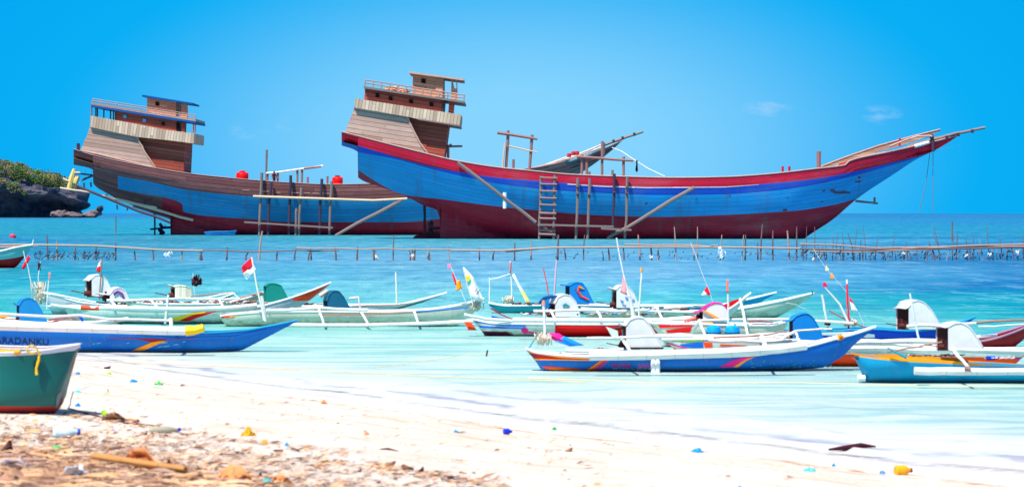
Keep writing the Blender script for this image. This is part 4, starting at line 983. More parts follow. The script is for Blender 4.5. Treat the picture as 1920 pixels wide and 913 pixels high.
    def flag(s, q, mats, off=.2, wave=.03, parent=None, name='flag', label=None, bands=2, phase=0):
        """q: four pixel corners in order hoist-top, fly-top, fly-bottom, hoist-bottom"""
        n, m = 12, 6; rows = []
        for i in range(m+1):
            v = i/m; r = []
            for j in range(n+1):
                u = j/n
                x = (q[0][0]*(1-u)+q[1][0]*u)*(1-v)+(q[3][0]*(1-u)+q[2][0]*u)*v; y = (q[0][1]*(1-u)+q[1][1]*u)*(1-v)+(q[3][1]*(1-u)+q[2][1]*u)*v
                r.append(s.fr.pt(x, y, off+wave*math.sin(u*7+v*2+phase)*u))
            rows.append(r)
        mats = mats if isinstance(mats, list) else [mats]
        mb = MB().grid(rows, 0, None, lambda i, j: min(len(mats)-1, i*len(mats)//m))
        return s.T.part(name, mb, mats, parent, label, smooth=True, solid=.006)
    def pole(s, pts, rpx=1.2, mat=bam_w, off=.3, name='pole'): return s.tube(name, pts, rpx, mat, off, seg=7)
    def clutter(s, x0, x1, y, n, off=(.1, .5), seed=0, mats=(fray, dred, bam_c, rust, bam_b, can_lb, rust)):
        random.seed(seed); mb = MB()
        for k_ in range(int(n*1.6)):
            x = random.uniform(x0, x1); l_ = random.uniform(3, 14); o = random.uniform(*off); yy = y(x) if callable(y) else y
            b0 = len(mb.f); tb(s.fr, [(x, yy-random.uniform(0, 3), o), (x+l_, yy-random.uniform(0, 4), o+random.uniform(-.1, .1))], random.uniform(.4, 1.7)/F*s.fr.D, 0, 6, mb)
            mi = random.randrange(len(mats))
            for q in range(b0, len(mb.f)): mb.mi[q] = mi
        g_ = s.T.part('gear', mb, list(mats)); g_['kind'] = 'stuff'
    def rig(s, c, seed, n=26, w=9, hgt=22):
        """bundle of ropes and rags lashed at a stern post"""
        random.seed(seed); mb = MB(); D = s.fr.D
        for _ in range(n):
            x = c[0]+random.gauss(0, w/2.4); l_ = random.uniform(.3, 1)*hgt; y = c[1]-random.uniform(0, hgt-l_)
            tb(s.fr, [(x, y, .25), (x+random.uniform(-2, 2), y-l_*.5, .2), (x+random.uniform(-4, 4), y-l_, .28)], random.uniform(.4, 1.3)/F*D, 0, 5, mb)
        g_ = s.T.part('lashed_gear', mb, fray); g_['kind'] = 'stuff'

# --- far row -------------------------------------------------------------------
b = Boat(590, 'farthest left white outrigger boat with white engine cover and limp flag on brown pole', [(78, 548), (110, 556), (160, 568), (260, 574), (360, 570), (400, 563), (440, 550)], [(78, 556), (100, 590), (200, 600), (330, 598), (380, 590), (440, 552)], hullg, beam=.36)
b.canopy(172, [(172, 523), (178, 516.5), (190, 515.5), (200, 524), (213, 552)], 556, (166, 527), -12, can_w)
pl = b.pole([(186, 562), (189, 520), (191, 484)], 1.3, bam_b, .0); b.flag([(192, 484), (185, 494), (180, 508), (190, 511)], [flag_w, flag_w, flag_r, flag_r], 0, .03, pl, label='flag hanging limp, white at the head and red at the foot')
b.rig((72, 572), 4, 40, 14, 45); b.pole([(66, 560), (55, 515), (44, 470)], .9); b.flag([(53, 478), (57, 484), (45, 505), (40, 503)], flag_r, .3, .02, name='red_flag'); b.pole([(75, 560), (72, 520), (76, 490)], .9); b.flag([(71, 492), (77, 494), (76, 507), (71, 506)], darkcl, .3)
b.tube('beam', [(88, 574), (180, 575), (240, 573)], 1.6, bam_c, -.1); b.clutter(120, 260, 571, 36, seed=2)
b.tube('bow_plank', [(95, 551), (150, 562), (180, 567)], 2.5, can_w, -.05)
b = Boat(592, 'white outrigger boat with a cream box-shaped engine cover and a dark rag on a stick', [(238, 566), (300, 570), (400, 570), (450, 562), (500, 546)], [(238, 572), (260, 596), (420, 598), (460, 584), (500, 548)], hullc, beam=.36)
b.canopy(328, [(328, 538), (336, 535.5), (350, 537), (358, 541), (359.5, 559)], 560, (321, 535), -8, can_c)
b.pole([(366, 566), (364, 540), (362, 512)], .8); 
random.seed(8); mb = MB(); leafclump(mb, b.fr.pt(369, 526, .3), .13, 130, .045, 1.0); b.T.part('rag', mb, darkcl, label='dark maroon rag bunched on the stick')
b.clutter(245, 325, 566, 44, seed=3); b.clutter(365, 440, 567, 30, seed=12)
b.tube('beam', [(358, 556), (400, 551), (437, 548)], 1.2, bam_b, -.3); b.tube('beam', [(365, 562), (437, 549), (450, 562)], 1.3, bam_c, -.4); b.tube('beam', [(440, 561), (492, 548)], 1.5, bam_b, .2)
b = Boat(594, 'white outrigger boat with a rounded green tarpaulin and a slender pale upswept bow', [(430, 578), (480, 580), (560, 574), (660, 573), (742, 572), (785, 563), (838, 548.5)], [(430, 584), (450, 600), (700, 600), (742, 582), (785, 569), (838, 550)], hullg, beam=.34)
b.canopy(499, [(499, 538), (505, 532), (516, 532), (527, 535), (536, 552), (541, 562)], 566, None, -5, can_t, open_=False, label='rounded green tarpaulin over the engine')
b.pole([(744, 578), (743.5, 545), (742, 510)], 1.5, bam_c, .2, 'mast'); b.clutter(430, 495, 570, 26, seed=21); b.clutter(545, 610, 572, 26, seed=31)
b.tube('beam', [(660, 574), (742, 572), (770, 568)], 1.2, bam_b, -.05)
b = Boat(588, 'teal outrigger boat with a decorated blue engine cover and an upswept blue bow', [(916, 568), (950, 573), (1060, 572), (1200, 574), (1340, 574), (1395, 563), (1456, 548)], [(916, 570), (935, 590), (1380, 594), (1405, 579), (1456, 549)], [teal, sky_b], matf=lambda x, bb: 1 if x > 1330 else 0, beam=.38)
b.canopy(1068, [(1068, 536), (1078, 530), (1092, 530), (1101, 543), (1113, 568)], 569, (1058, 535), -8, can_b, can_b)
dm = MB(); pts = [(1086, 536), (1084, 545), (1090, 555), (1104, 562)]; dm = tb(b.fr, pts, .02, .03); b.T.part('painted_emblem', dm, ored, label='orange and purple curl painted on the blue cover'); b.T.part('painted_emblem', tb(b.fr, [(1078, 541), (1086, 556), (1100, 563)], .012, .035), purple); b.T.part('painted_emblem', tb(b.fr, [(1086, 538), (1095, 542)], [.03, .01], .03), orange)
b.rig((950, 570), 14, 22, 14, 16); b.pole([(960, 570), (959, 530), (957, 489)], 1.4, bam_c); b.pole([(918, 568), (918, 540), (918, 520)], 1.3, bam_w); b.tube('crosspiece', [(918, 524), (935, 521), (958, 513)], 1.2, bam_w, .3); b.flag([(955, 491), (959, 491), (958, 512), (955, 512)], paint('faded_pink', rgb(.85, .5, .5), .8), .25); 
b.flag([(960, 515), (964, 513), (997, 572), (990, 574)], [flag_w, paint('pale_yellow', rgb(.98, .90, .55), .8)], .2, .04, name='long_streamer', label='long pale streamer trailing down to the right'); b.clutter(960, 1050, 571, 30, seed=5)
b.pole([(1030, 570), (1026, 535), (1019, 503)], 1.0, flag_r); b.pole([(1038, 570), (1041, 530), (1044, 487)], 1.8, paint('mauve_pole', rgb(.82, .66, .74), .6), .3)
b = Boat(599, 'long white outrigger boat with blue-flowered white engine cover and a tall pointed white bow', [(1090, 578), (1120, 580), (1220, 583), (1320, 585), (1390, 578), (1460, 565), (1526, 549)], [(1090, 580), (1105, 602), (1420, 606), (1455, 596), (1490, 577), (1526, 551)], hullc, beam=.38)
b.canopy(1156, [(1156, 544), (1162, 536), (1176, 535), (1188, 548), (1199, 575)], 577, (1146, 540), -9, can_w)
for q in ((1163, 562, 1169, 568), (1172, 556, 1178, 563), (1166, 570, 1174, 574), (1182, 560, 1190, 566), (1180, 569, 1186, 573)): b.T.part('painted_flower', pz(b.fr, [(q[0], q[1]), (q[2], q[1]+2), (q[2]-1, q[3]), (q[0]+1, q[3]-2)], .035, .05), paint('flower_blue', rgb(.35, .48, .82), .6))
b.tube('bow_tip', [(1522, 552), (1524, 546)], 1.6, rust, .36); b.tube('bow_line', [(1458, 566), (1490, 570), (1510, 579)], .4, rope_w, .2)
b.tube('loose_board', [(1245, 578), (1290, 574)], 3, bam_c, .1); b.clutter(1200, 1300, 581, 30, seed=9)
b.tube('upper_beam', [(1300, 573), (1330, 572), (1372, 577)], 1.0, bam_b, .2)
# --- second row ------------------------------------------------------------------
b = Boat(613, 'cream outrigger boat with dark teal dome cover and long white float low on the water', [(413, 592), (440, 589), (500, 585), (600, 584), (700, 585), (790, 582), (850, 574), (908, 560)], [(413, 597), (425, 612), (450, 616), (850, 616), (885, 590), (908, 562)], hullc, beam=.40)
b.canopy(614, [(614, 566), (617, 553), (625, 546), (636, 546), (645, 557), (653, 572), (658, 580)], 582, None, -8, can_d, open_=False, label='dark teal fabric dome over the engine')
b.flt([(538, 609), (600, 609.5), (690, 609.5), (800, 606.5), (862, 603.5)], 3.6, bam_w, -1.2, [(838, 605), (858, 604), (888, 601.5)], bam_c)
b.arms([((597, 577), (607, 607)), ((676, 584), (690, 607)), ((776, 582), (784, 605))], -.2, -1.15, 2.4)
b.tube('crossbeam', [(500, 582), (600, 578), (690, 581)], 3.2, bam_w, -.25); b.tube('rail', [(600, 590), (700, 589), (790, 585)], 1.2, bam_b, -.02); b.tube('rail', [(780, 584), (840, 580), (880, 576)], 1.3, steel, -.03)
b.tube('frame_arm', [(655, 560), (672, 557), (676, 580)], 2.2, bam_w, .2); b.tube('stern_board', [(600, 555), (615, 545)], 4.0, fray, .3); b.clutter(520, 610, 581, 34, seed=6)
pl = b.pole([(498, 602), (486, 555), (472, 482)], 1.6, bam_c, -.3, 'flagpole'); b.flag([(471.5, 482), (453, 500), (455, 513), (476, 497)], flag_r, -.3, .05, pl, name='flag_red_half', label='red upper half of the flag'); b.flag([(476, 497), (455, 513), (463, 525), (480, 505)], flag_w, -.3, .05, pl, name='flag_white_half')
b.flag([(478, 530), (480, 529), (486, 538), (483, 539)], paint('green_rag', rgb(.1, .75, .4), .8), -.3, .01); b.tube('stern_stem', [(497, 600), (494, 575), (490, 555)], 4, paint('faded_stem', rgb(.82, .82, .82), .6), -.25)
b.decal([(414, 588.5), (430, 588), (440, 588)], [(416, 597), (430, 595.5), (440, 594)], ored); b.decal([(431, 588), (450, 588.5)], [(431, 595), (450, 590)], yellow)
b.rig((895, 585), 31, 20, 14, 20)
pl = b.pole([(887, 568), (876, 535), (868, 501)], .8, bam_w, .1, 'banner_pole'); bn = b.flag([(869, 500), (888, 520), (908, 566), (884, 560)], flag_w, .05, .05, pl, name='banner', label='white pointed banner with dark figures'); b.flag([(873, 517), (880, 517), (885, 525), (877, 534)], [yellow, yellow, paint('banner_green', rgb(.1, .75, .55), .8)], .03, .0, bn, name='banner_patch')
cu = b.h.text('16', 0, 0, 1, 1)
mb = MB(); X = [v for v in cu.v]; 
def flat_text(fr, txt, x0, y0, x1, y1, h, off):
    cu = bpy.data.curves.new('t', 'FONT'); cu.body = txt; ob = bpy.data.objects.new('t', cu); COL.objects.link(ob); dg = bpy.context.evaluated_depsgraph_get(); dg.update(); me = ob.evaluated_get(dg).to_mesh()
    vs = [v.co.copy() for v in me.vertices]; fs = [list(p.vertices) for p in me.polygons]; ob.evaluated_get(dg).to_mesh_clear(); bpy.data.objects.remove(ob); bpy.data.curves.remove(cu)
    w1 = max(v.x for v in vs); h1_ = max(v.y for v in vs); dx, dy = x1-x0, y1-y0; L_ = math.hypot(dx, dy)
    return MB(), [fr.pt(x0+dx*v.x/w1+dy/L_*v.y/h1_*h, y0+dy*v.x/w1-dx/L_*v.y/h1_*h, off) for v in vs], fs
m_, v_, f_ = flat_text(b.fr, '16', 888, 546, 897, 552, 8, .0); m_.add(v_, f_); b.T.part('banner_figures', m_, blk, bn)
b.pole([(875, 570), (862, 540), (845, 500)], .7, bam_w, .1); b.flag([(847, 512), (850, 511), (857, 533), (853, 534)], flag_r, .1, .01); b.flag([(854, 530), (862, 524), (867, 540), (856, 546)], orange, .1, .02); b.flag([(839, 496), (845, 495), (847, 503), (840, 504)], paint('light_pink', rgb(1, .5, .65), .8), .1, .0)

b = Boat(608, 'long white outrigger boat with a yellow and red swoosh and a sharp orange-red bow tip', [(118, 574), (160, 576), (300, 582), (400, 581), (470, 577), (530, 563), (580, 546), (621, 529.5)], [(118, 577), (140, 604), (200, 612), (440, 612), (500, 606), (545, 588), (585, 560), (621, 531)], [hullw, hullg], matf=lambda x, bb: 1 if x > 470 else 0, beam=.40)
b.decal([(550, 559), (585, 544.5), (617, 531.5)], [(549, 564), (579, 563.5), (618, 533.5)], ored, 'bow_paint', label='orange-red painted bow tip', n=14); b.decal([(321, 597), (360, 587), (385, 583.5)], [(322, 602), (350, 600.5), (385, 586.5)], yellow, 'swoosh'); b.decal([(336, 601), (362, 590), (408, 583)], [(352, 602.5), (375, 594), (405, 584.6)], red_b, 'swoosh', lift=.012)
b.decal([(460, 574), (482, 569.5)], [(460, 580), (480, 573)], red_b); b.decal([(463, 583), (480, 586)], [(466, 587), (482, 588)], royal); b.decal([(82, 569.5), (150, 575)], [(82, 570), (150, 576)], royal)
b.canopy(206, [(206, 553), (214, 542), (224, 539), (235, 545), (243, 562)], 565, (190, 551), -12, can_w, can_w)
b.T.part('painted_arc', tb(b.fr, [(213, 551), (221, 546), (229, 551), (233, 562)], .028, .03), purple, label='purple arc painted on the cover side')
b.flt([(168, 577), (240, 578), (350, 579.5), (430, 577), (482, 572)], 4.2, bam_w, -.95, [(152, 576.7), (186, 577.4)], ored)
b.arms([((206, 562), (221, 578)), ((283, 561.5), (297, 578)), ((410, 560), (419, 576))], -.2, -.95, 2.3)
b.tube('upper_beam', [(200, 563), (300, 562), (410, 560), (450, 560)], 2.4, bam_w, -.2); b.clutter(215, 480, 568, 70, seed=8); b.tube('stern_board', [(95, 572), (150, 579), (180, 583)], 3.2, hullw, .2)
b.pole([(88, 580), (90, 545), (93, 512)], 1.2, bam_w, -.2); b.flag([(91, 511), (95, 511), (94, 524), (91, 525)], paint('faded_pink', rgb(.85, .5, .5), .8), -.22, .0); b.pole([(309, 618), (312, 585), (316, 553)], 2.6, bam_w, -.6)
b = Boat(640, 'white outrigger boat with blue rounded cover and wine-red stripes behind the blue-hulled boat', [(-230, 590), (-100, 596), (0, 600), (100, 606), (150, 606), (200, 601), (240, 596)], [(-230, 596), (-200, 640), (130, 641), (170, 625), (205, 612), (240, 598)], hullw, beam=.40)
b.canopy(36, [(36, 574), (42, 562), (55, 558), (67, 564), (77, 580), (88, 602), (94, 612)], 613, (30, 569), -5, can_lb, can_lb)
for i, (y0, y1, y2) in enumerate(((594, 592.5, 596), (599, 594.5, 598.5), (604, 597.5, 601))): b.decal([(88, y0), (120, y1), (150, y2)], [(92, y0+2.6), (120, y1+2.2), (150, y2+.6)], dred, n=12, m=2)
b.decal([(146, 593), (154, 594), (158, 601)], [(148, 595), (152, 600), (153, 604)], royal, n=8, m=2); b.decal([(137, 609), (180, 604), (212, 597)], [(137, 610), (180, 605.4), (212, 598.6)], dred, n=14, m=1); b.decal([(215, 599), (238, 597)], [(214, 603), (236, 599)], ored, n=6, m=2); b.decal([(225, 598), (239, 597)], [(225, 601), (238, 598.5)], yellow, n=6, m=2, lift=.012)
b.T.part('lettering', b.h.text('J PUTRI', 174, 601.5, 5.5, 200, slope=-.02), dred, b.hull)
b.tube('beam', [(-60, 596), (0, 593.5), (22, 592)], 2.6, orange, -.1); b.rig((-12, 590), 3, 10, 8, 10)
b = Boat(632, 'outrigger boat with blue and white striped bow, red side panel and white dome cover', [(884, 598), (930, 606), (1010, 607), (1120, 608), (1250, 606), (1320, 598), (1365, 580), (1408, 549)], [(884, 599), (893, 606), (912, 634), (960, 634), (1300, 636), (1345, 615), (1375, 588), (1408, 551)], hullw, beam=.42, bf=[(884, .12), (920, .35), (990, .8), (1100, 1), (1250, .9), (1340, .45), (1408, .02)])
b.decal([(889, 600.5), (940, 606), (988, 610)], [(892, 604.5), (940, 611), (984, 613)], steel, n=20, m=2); b.decal([(897, 610), (940, 612.8), (982, 615)], [(900, 614), (940, 616), (980, 616.6)], steel, n=20, m=2)
b.decal([(904, 621), (952, 622), (962, 631)], [(911, 633.5), (958, 633.5), (966, 633.5)], maroon, n=16); b.decal([(955, 622), (966, 631), (1005, 630)], [(956, 624), (966, 634), (1005, 634)], maroon, n=12, m=1, lift=.012)
b.decal([(1041, 609), (1150, 609), (1288, 609)], [(1040, 634), (1150, 634), (1288, 634)], red_b, 'red_panel', n=40, label='bright red panel along the side'); b.decal([(977, 617), (983, 613), (990, 617)], [(978, 622), (984, 626), (990, 623)], pink, n=8, m=2); b.decal([(988, 621), (1010, 624), (1030, 624)], [(988, 624), (1010, 627), (1030, 625)], pink, n=10, m=1)
b.decal([(1338, 580), (1370, 565), (1402, 554)], [(1344, 594), (1368, 580), (1403, 555)], red_b, 'bow_paint', n=14); b.decal([(1344, 590), (1352, 586)], [(1350, 600), (1356, 592)], orange, n=6, m=2, lift=.012)
b.canopy(1041, [(1041, 570), (1046, 558), (1058, 552), (1070, 554), (1080, 566), (1088, 590)], 594, None, -16, can_w, label='white dome cover with a small blue mark')
b.T.part('painted_mark', tb(b.fr, [(1055, 573), (1060, 570), (1068, 575)], .02, .02), teal); b.T.part('awning', MB().grid([[b.fr.pt(x, y+j*3, .1+j*.15) for x, y in ((1010, 566), (1018, 557), (1030, 553), (1045, 554))] for j in (2, 1, 0)]), can_b, solid=.015); b.T.part('awning_side', pz(b.fr, [(1012, 562), (1030, 556), (1040, 556), (1034, 578), (1016, 578)], .5, .54), can_b)
b.decal([(921, 592), (945, 596), (965, 601)], [(924, 598), (945, 603), (966, 606)], royal, n=10, m=2)
b.tube('bow_board', [(870, 590), (910, 598), (965, 602)], 3.5, hullw, .15); b.tube('bow_board', [(920, 578), (940, 590), (960, 598)], 1.2, dred, .0)
b.flt([(962, 600), (1050, 600.5), (1180, 601), (1250, 600), (1305, 596)], 5.0, bam_w, -.95); b.arms([((1033, 583), (1041, 600)), ((1120, 581), (1127, 598)), ((1232, 577), (1242, 598))], -.2, -.95, 2.6)
b.tube('upper_beam', [(1000, 583), (1100, 581), (1170, 584), (1232, 577)], 2.6, bam_w, -.2); b.clutter(975, 1240, 590, 60, seed=18)
pl = b.pole([(1187, 592), (1177, 545), (1168, 510), (1160, 470), (1156, 446)], 1.4, bam_w, -.4, 'flagpole'); b.flag([(1169, 512), (1173, 530), (1181, 556), (1163, 548)], paint('pink_white', rgb(.96, .62, .64), .8), -.4, .03, pl, label='faded pink and white pennant'); b.tube('stem', [(1188, 596), (1182, 562), (1176, 545)], 3.6, bam_w, -.45)
b.pole([(1198, 592), (1201, 545), (1203, 506)], 1.7, bam_w, -.5); b.tube('pole_tip', [(1202.5, 509), (1203, 502)], 2.3, orange, -.5)
b.T.part('stern_plate', pz(b.fr, [(870, 603), (884, 605), (894, 619), (878, 619)], .3, .34), ored, label='red and orange painted stern plate')
b.pole([(1295, 455), (1310, 495), (1330, 545), (1340, 580)], .5, rope_w, -.2, 'stay'); b.flag([(1326, 536), (1333, 553), (1322, 554), (1314, 554)], [flag_r, flag_w], -.2, .01)
# --- third row -------------------------------------------------------------------
b = Boat(652, 'small outrigger boat with red lettered bow, pink-edged white cover and two round blue tubs', [(1213, 601), (1226, 606), (1300, 607), (1380, 610), (1440, 610), (1478, 602)], [(1213, 602), (1232, 622), (1250, 650), (1440, 652), (1465, 630), (1478, 603)], hullc, beam=.40, bf=[(1213, .1), (1250, .6), (1330, 1), (1430, .8), (1478, .05)])
b.decal([(1227, 605.8), (1260, 606.5), (1297, 606)], [(1232, 608), (1260, 610), (1297, 609)], yellow, n=14, m=1); b.decal([(1233, 609), (1260, 607), (1300, 606)], [(1238, 614.5), (1260, 613.5), (1298, 612)], red_b, n=16, m=2, lift=.012); b.decal([(1247, 619), (1275, 615.5), (1297, 613)], [(1252, 624), (1275, 624), (1294, 623)], red_b, n=16, m=2, lift=.012)
b.T.part('lettering', b.h.text('SARLY N RARI', 1257, 609.5, 6.2, 1300, lift=.02, slope=-.05), white_p, b.hull, label='white hand-painted name')
b.canopy(1318, [(1318, 583), (1328, 573), (1342, 568), (1355, 570), (1363, 578), (1367, 598)], 600, (1303, 587), -6, pink, can_w)
b.T.part('cover_stripe', pz(b.fr, [(1316, 582), (1320, 581), (1352, 598), (1346, 600)], .0, .03), orange, label='orange sloping stripe on the cover')
b.tube('deck_chest', [(1283, 602), (1304, 597), (1308, 598)], [3, 4, 3], paint('coral', rgb(.95, .42, .38), .7), .2)
for i, x in enumerate((1338, 1373)):
    c = b.fr.pt(x, 622, -.35); r = 14/F*b.fr.D; hh = 11/F*b.fr.D
    t_ = Thing('round_tub', ('left' if i == 0 else 'right')+' of two round sky-blue tubs upturned on the boat with red lettering', 'tub', c, 'round blue tubs'); t_.part('shell', MB().lathe(c, [(r*1.0, -.1*hh), (r, .3*hh), (r*.86, .8*hh), (r*.4, 1.08*hh), (0, 1.12*hh)], 24), paint('tub_blue', rgb(.0, .58, .95), .35, dirt=.05), smooth=True); t_.part('rim', MB().lathe(c, [(r*1.02, -.28*hh), (r*1.04, -.1*hh), (r*.96, -.1*hh)], 24), blk)
b.tube('yellow_box', [(1318, 609), (1336, 607)], 6, orange, .1)
b.flt([(1228, 632), (1300, 633), (1400, 632), (1480, 626)], 6.2, bam_w, -.9); b.arms([((1312, 600), (1322, 628)), ((1388, 561), (1402, 628)), ((1296, 628), (1310, 603))], -.1, -.85, 2.7)
b.tube('upper_beam', [(1312, 601), (1380, 599), (1470, 598.5), (1560, 603), (1600, 606)], 2.6, bam_w, -.1); b.rig((1301, 628), 12, 24, 9, 26)
b.pole([(1366, 618), (1365, 570), (1364, 527)], 1.8, bam_w, -.2); b.flag([(1361.5, 524), (1366, 524), (1366, 549), (1362, 549)], paint('faded_orange_red', rgb(.88, .45, .40), .8), -.22, 0)
b.tube('pennon', [(1403, 603), (1425, 602), (1450, 604)], 1.2, dred, -.2); b.tube('pennon', [(1410, 607), (1440, 608), (1460, 606)], 1.0, ink, -.2)
b = Boat(641, 'royal blue outrigger boat with a tall white cover with a curved visor', [(1382, 626), (1450, 623), (1560, 620), (1640, 617), (1700, 620), (1750, 617), (1790, 608), (1829, 594)], [(1382, 640), (1400, 648), (1760, 645), (1800, 617), (1829, 596)], [royal], bands=[[(1382, 628), (1560, 624), (1700, 626), (1790, 616), (1829, 595.5)]], matf=lambda x, bb: 0, beam=.40, bf=[(1382, .4), (1500, .9), (1700, .9), (1780, .4), (1829, .02)], rail=sky_b)
b.canopy(1704, [(1704, 577), (1711, 566), (1722, 563), (1733, 567), (1746, 580), (1758, 600), (1762, 612)], 617, (1697, 579), -24, can_w)
b.pole([(1724, 640), (1714, 595), (1706, 550)], 2.0, bam_w, -.6); b.tube('beam', [(1700, 612), (1780, 608), (1830, 606)], 3.2, bam_w, -.1); b.tube('boom', [(1812, 607), (1860, 602), (1930, 600)], 2.2, bam_b, .4); b.decal([(1520, 619), (1600, 622), (1640, 627)], [(1520, 627), (1600, 632), (1640, 633)], white_p)
b.rig((1594, 612), 44, 24, 14, 16); b.pole([(1592, 636), (1590, 580), (1588, 530)], 2.0, flag_r, .2); b.tube('pole_tip', [(1588, 532), (1588, 524)], 1.8, white_p, .2); b.flag([(1592, 556), (1597, 562), (1609, 585), (1597, 583)], [flag_r, flag_w, flag_w], .2, .03)
b.pole([(1556, 640), (1548, 590), (1541, 553)], 2.4, bam_w, .1); b.tube('lashing', [(1547, 604), (1557, 607)], 4.5, darkcl, .0); b.pole([(1592, 608), (1574, 570), (1562, 556), (1546, 538)], [2.6, 2.2, 1.6, .8], bam_w, .1); b.flag([(1543, 529), (1548, 529), (1552, 537), (1543, 538)], paint('crimson', rgb(.9, .08, .35), .7), .1, 0)
b.pole([(1525, 466), (1550, 505), (1588, 548)], .4, rope_w, .4, 'bunting_line'); b.flag([(1549, 497), (1555, 506), (1550, 508), (1547, 508)], paint('pale_yellow', rgb(.98, .90, .55), .8), .4, 0); b.flag([(1559, 510), (1565, 519), (1561, 523), (1556, 523)], orange, .4, 0)
b.pole([(1610, 585), (1618, 605), (1622, 628)], .5, bam_w, .2); b.tube('boom', [(1555, 582), (1590, 601), (1630, 616)], 1.4, bam_b, .2)
b = Boat(653, 'outrigger boat at the right edge with a wine-red bow curving up out of the frame', [(1796, 652), (1810, 645), (1860, 636), (1900, 623), (1960, 596)], [(1796, 656), (1810, 660), (1895, 656), (1915, 640), (1960, 598)], dred, beam=.40, rail=paint('mauve_trim', rgb(.62, .45, .55), .5), bf=[(1796, .5), (1860, .9), (1960, .02)])
b.tube('beam', [(1834, 612), (1880, 610), (1940, 606)], 1.4, bam_w, .2); b.tube('inner_board', [(1830, 632), (1870, 629)], 3.5, white_p, .3)
b = Boat(688, 'white outrigger boat with green and pink stern, red bottom and patched blue cover', [(1242, 636), (1300, 636), (1400, 634), (1520, 640), (1640, 643), (1760, 652), (1860, 656), (1935, 652)], [(1242, 637), (1262, 652), (1285, 688), (1860, 700), (1900, 686), (1935, 654)], [hullw, ored], bands=[[(1242, 637), (1285, 660), (1420, 660), (1560, 658), (1640, 669), (1935, 669)]], beam=.42, bf=[(1242, .06), (1290, .5), (1400, .95), (1650, 1), (1850, .6), (1935, .03)])
b.decal([(1258, 637.5), (1290, 637), (1320, 638)], [(1262, 639), (1290, 641.5), (1318, 640.5)], lime, n=14, m=2); b.decal([(1252, 642), (1262, 645), (1290, 652)], [(1256, 645.5), (1266, 648.5), (1284, 653)], pink, n=12, m=2); b.decal([(1275, 645), (1300, 643), (1318, 640.5)], [(1276, 649), (1300, 652), (1319, 652)], steel, n=12, m=2); b.decal([(1318, 641), (1336, 642.5)], [(1322, 652), (1334, 651)], ored, n=8, m=2, lift=.012); b.decal([(1350, 645), (1400, 647.5)], [(1350, 648.5), (1400, 650)], ored, n=14, m=1)
b.canopy(1487, [(1487, 600), (1492, 593), (1505, 588), (1516, 588), (1526, 597), (1537, 617), (1545, 640)], 643, (1474, 603), -7, can_b, label='patched bright blue rounded cover')
b.flt([(1328, 638), (1420, 640), (1500, 638)], 4.0, bam_w, -.3); b.tube('boom', [(1338, 633), (1400, 631), (1460, 624), (1480, 620)], 1.8, bam_b, -.4); b.arms([((1421, 628), (1437, 652)), ((1492, 622), (1500, 646))], .0, -.5, 2.8)
b.tube('brace', [(1462, 638), (1478, 628), (1492, 621)], 3.0, bam_c, -.2); b.tube('beam', [(1492, 620), (1540, 617), (1560, 617)], 1.8, bam_c, -.3); b.tube('barrel_float', [(1600, 643), (1680, 640), (1790, 640)], 5.5, bam_w, -.1); b.tube('barrel_float', [(1590, 653), (1700, 655), (1800, 657)], 5.0, bam_w, -.3)
b.rig((1345, 652), 23, 14, 8, 16); b.rig((1405, 650), 24, 12, 6, 10); b.rig((1632, 665), 52, 34, 13, 30); b.decal([(1550, 661), (1600, 662), (1640, 663)], [(1550, 662.5), (1600, 664), (1640, 665)], white_p, n=14, m=1)
# --- near row --------------------------------------------------------------------
b = Boat(662, 'bright blue outrigger boat at the left with dark name lettering and a long pointed bow', [(-150, 606), (0, 610), (100, 614), (250, 622), (380, 624), (450, 620), (505, 611), (559, 600)], [(-150, 612), (-120, 660), (0, 664), (300, 666), (400, 664), (455, 656), (505, 630), (559, 601.5)], blue_b, beam=.40, rail=sky_b, railr=.014, bf=[(-150, .4), (0, 1), (300, 1), (420, .7), (500, .3), (559, .02)], n=90)
b.T.part('lettering', b.h.text('ARADANKU', -9, 644.5, 12, 91, slope=.03), ink, b.hull, label='dark hand-painted name, cut by the frame edge')
b.decal([(205, 632), (260, 634), (312, 638)], [(205, 633), (260, 636), (300, 645)], dred, n=20, m=2); b.decal([(283, 642), (300, 639), (315, 639)], [(246, 658), (270, 656.5), (296, 645)], orange, n=20, m=3, lift=.012); b.decal([(0, 652), (50, 653), (95, 654)], [(0, 661), (50, 662), (95, 661)], paint('dark_green_patch', rgb(.0, .22, .25), .6), n=16); b.decal([(255, 626), (330, 632), (440, 629), (500, 616)], [(255, 627), (330, 633.2), (440, 630), (500, 616.7)], ink, n=30, m=1)
b.decal([(250, 634), (330, 636), (370, 634)], [(250, 635), (330, 637), (370, 634.8)], dred, n=16, m=1, lift=.012)
b.flt([(-200, 603), (0, 611), (150, 615), (300, 619.5), (352, 620)], 8.2, bam_w, -.85, [(348, 620.2), (365, 619), (382, 614)], yellow)
b.tube('upper_rail', [(-200, 584), (0, 589), (150, 592.5), (318, 601)], 2.7, bam_w, -.5); b.arms([((320, 599), (321, 618))], -.5, -.85, 3.5); b.tube('beam', [(318, 600), (316, 599)], 3, bam_w, -.3)
random.seed(17); mb = MB()
for (x, y, w_) in ((153, 644, 2), (176, 644.5, 2), (185, 643.5, 4), (240, 643, 2.5), (308, 643, 6), (312, 649, 6), (330, 646, 5), (300, 650, 4), (345, 641, 3), (120, 648, 2)):
    b.h.decal([(x-w_, y), (x+w_, y-1.6)], [(x-w_+1, y+1), (x+w_, y-.6)], .014, 4, 1, mb)
b.T.part('scratches', mb, paint('light_scratch', rgb(.45, .78, .88), .6), b.hull)
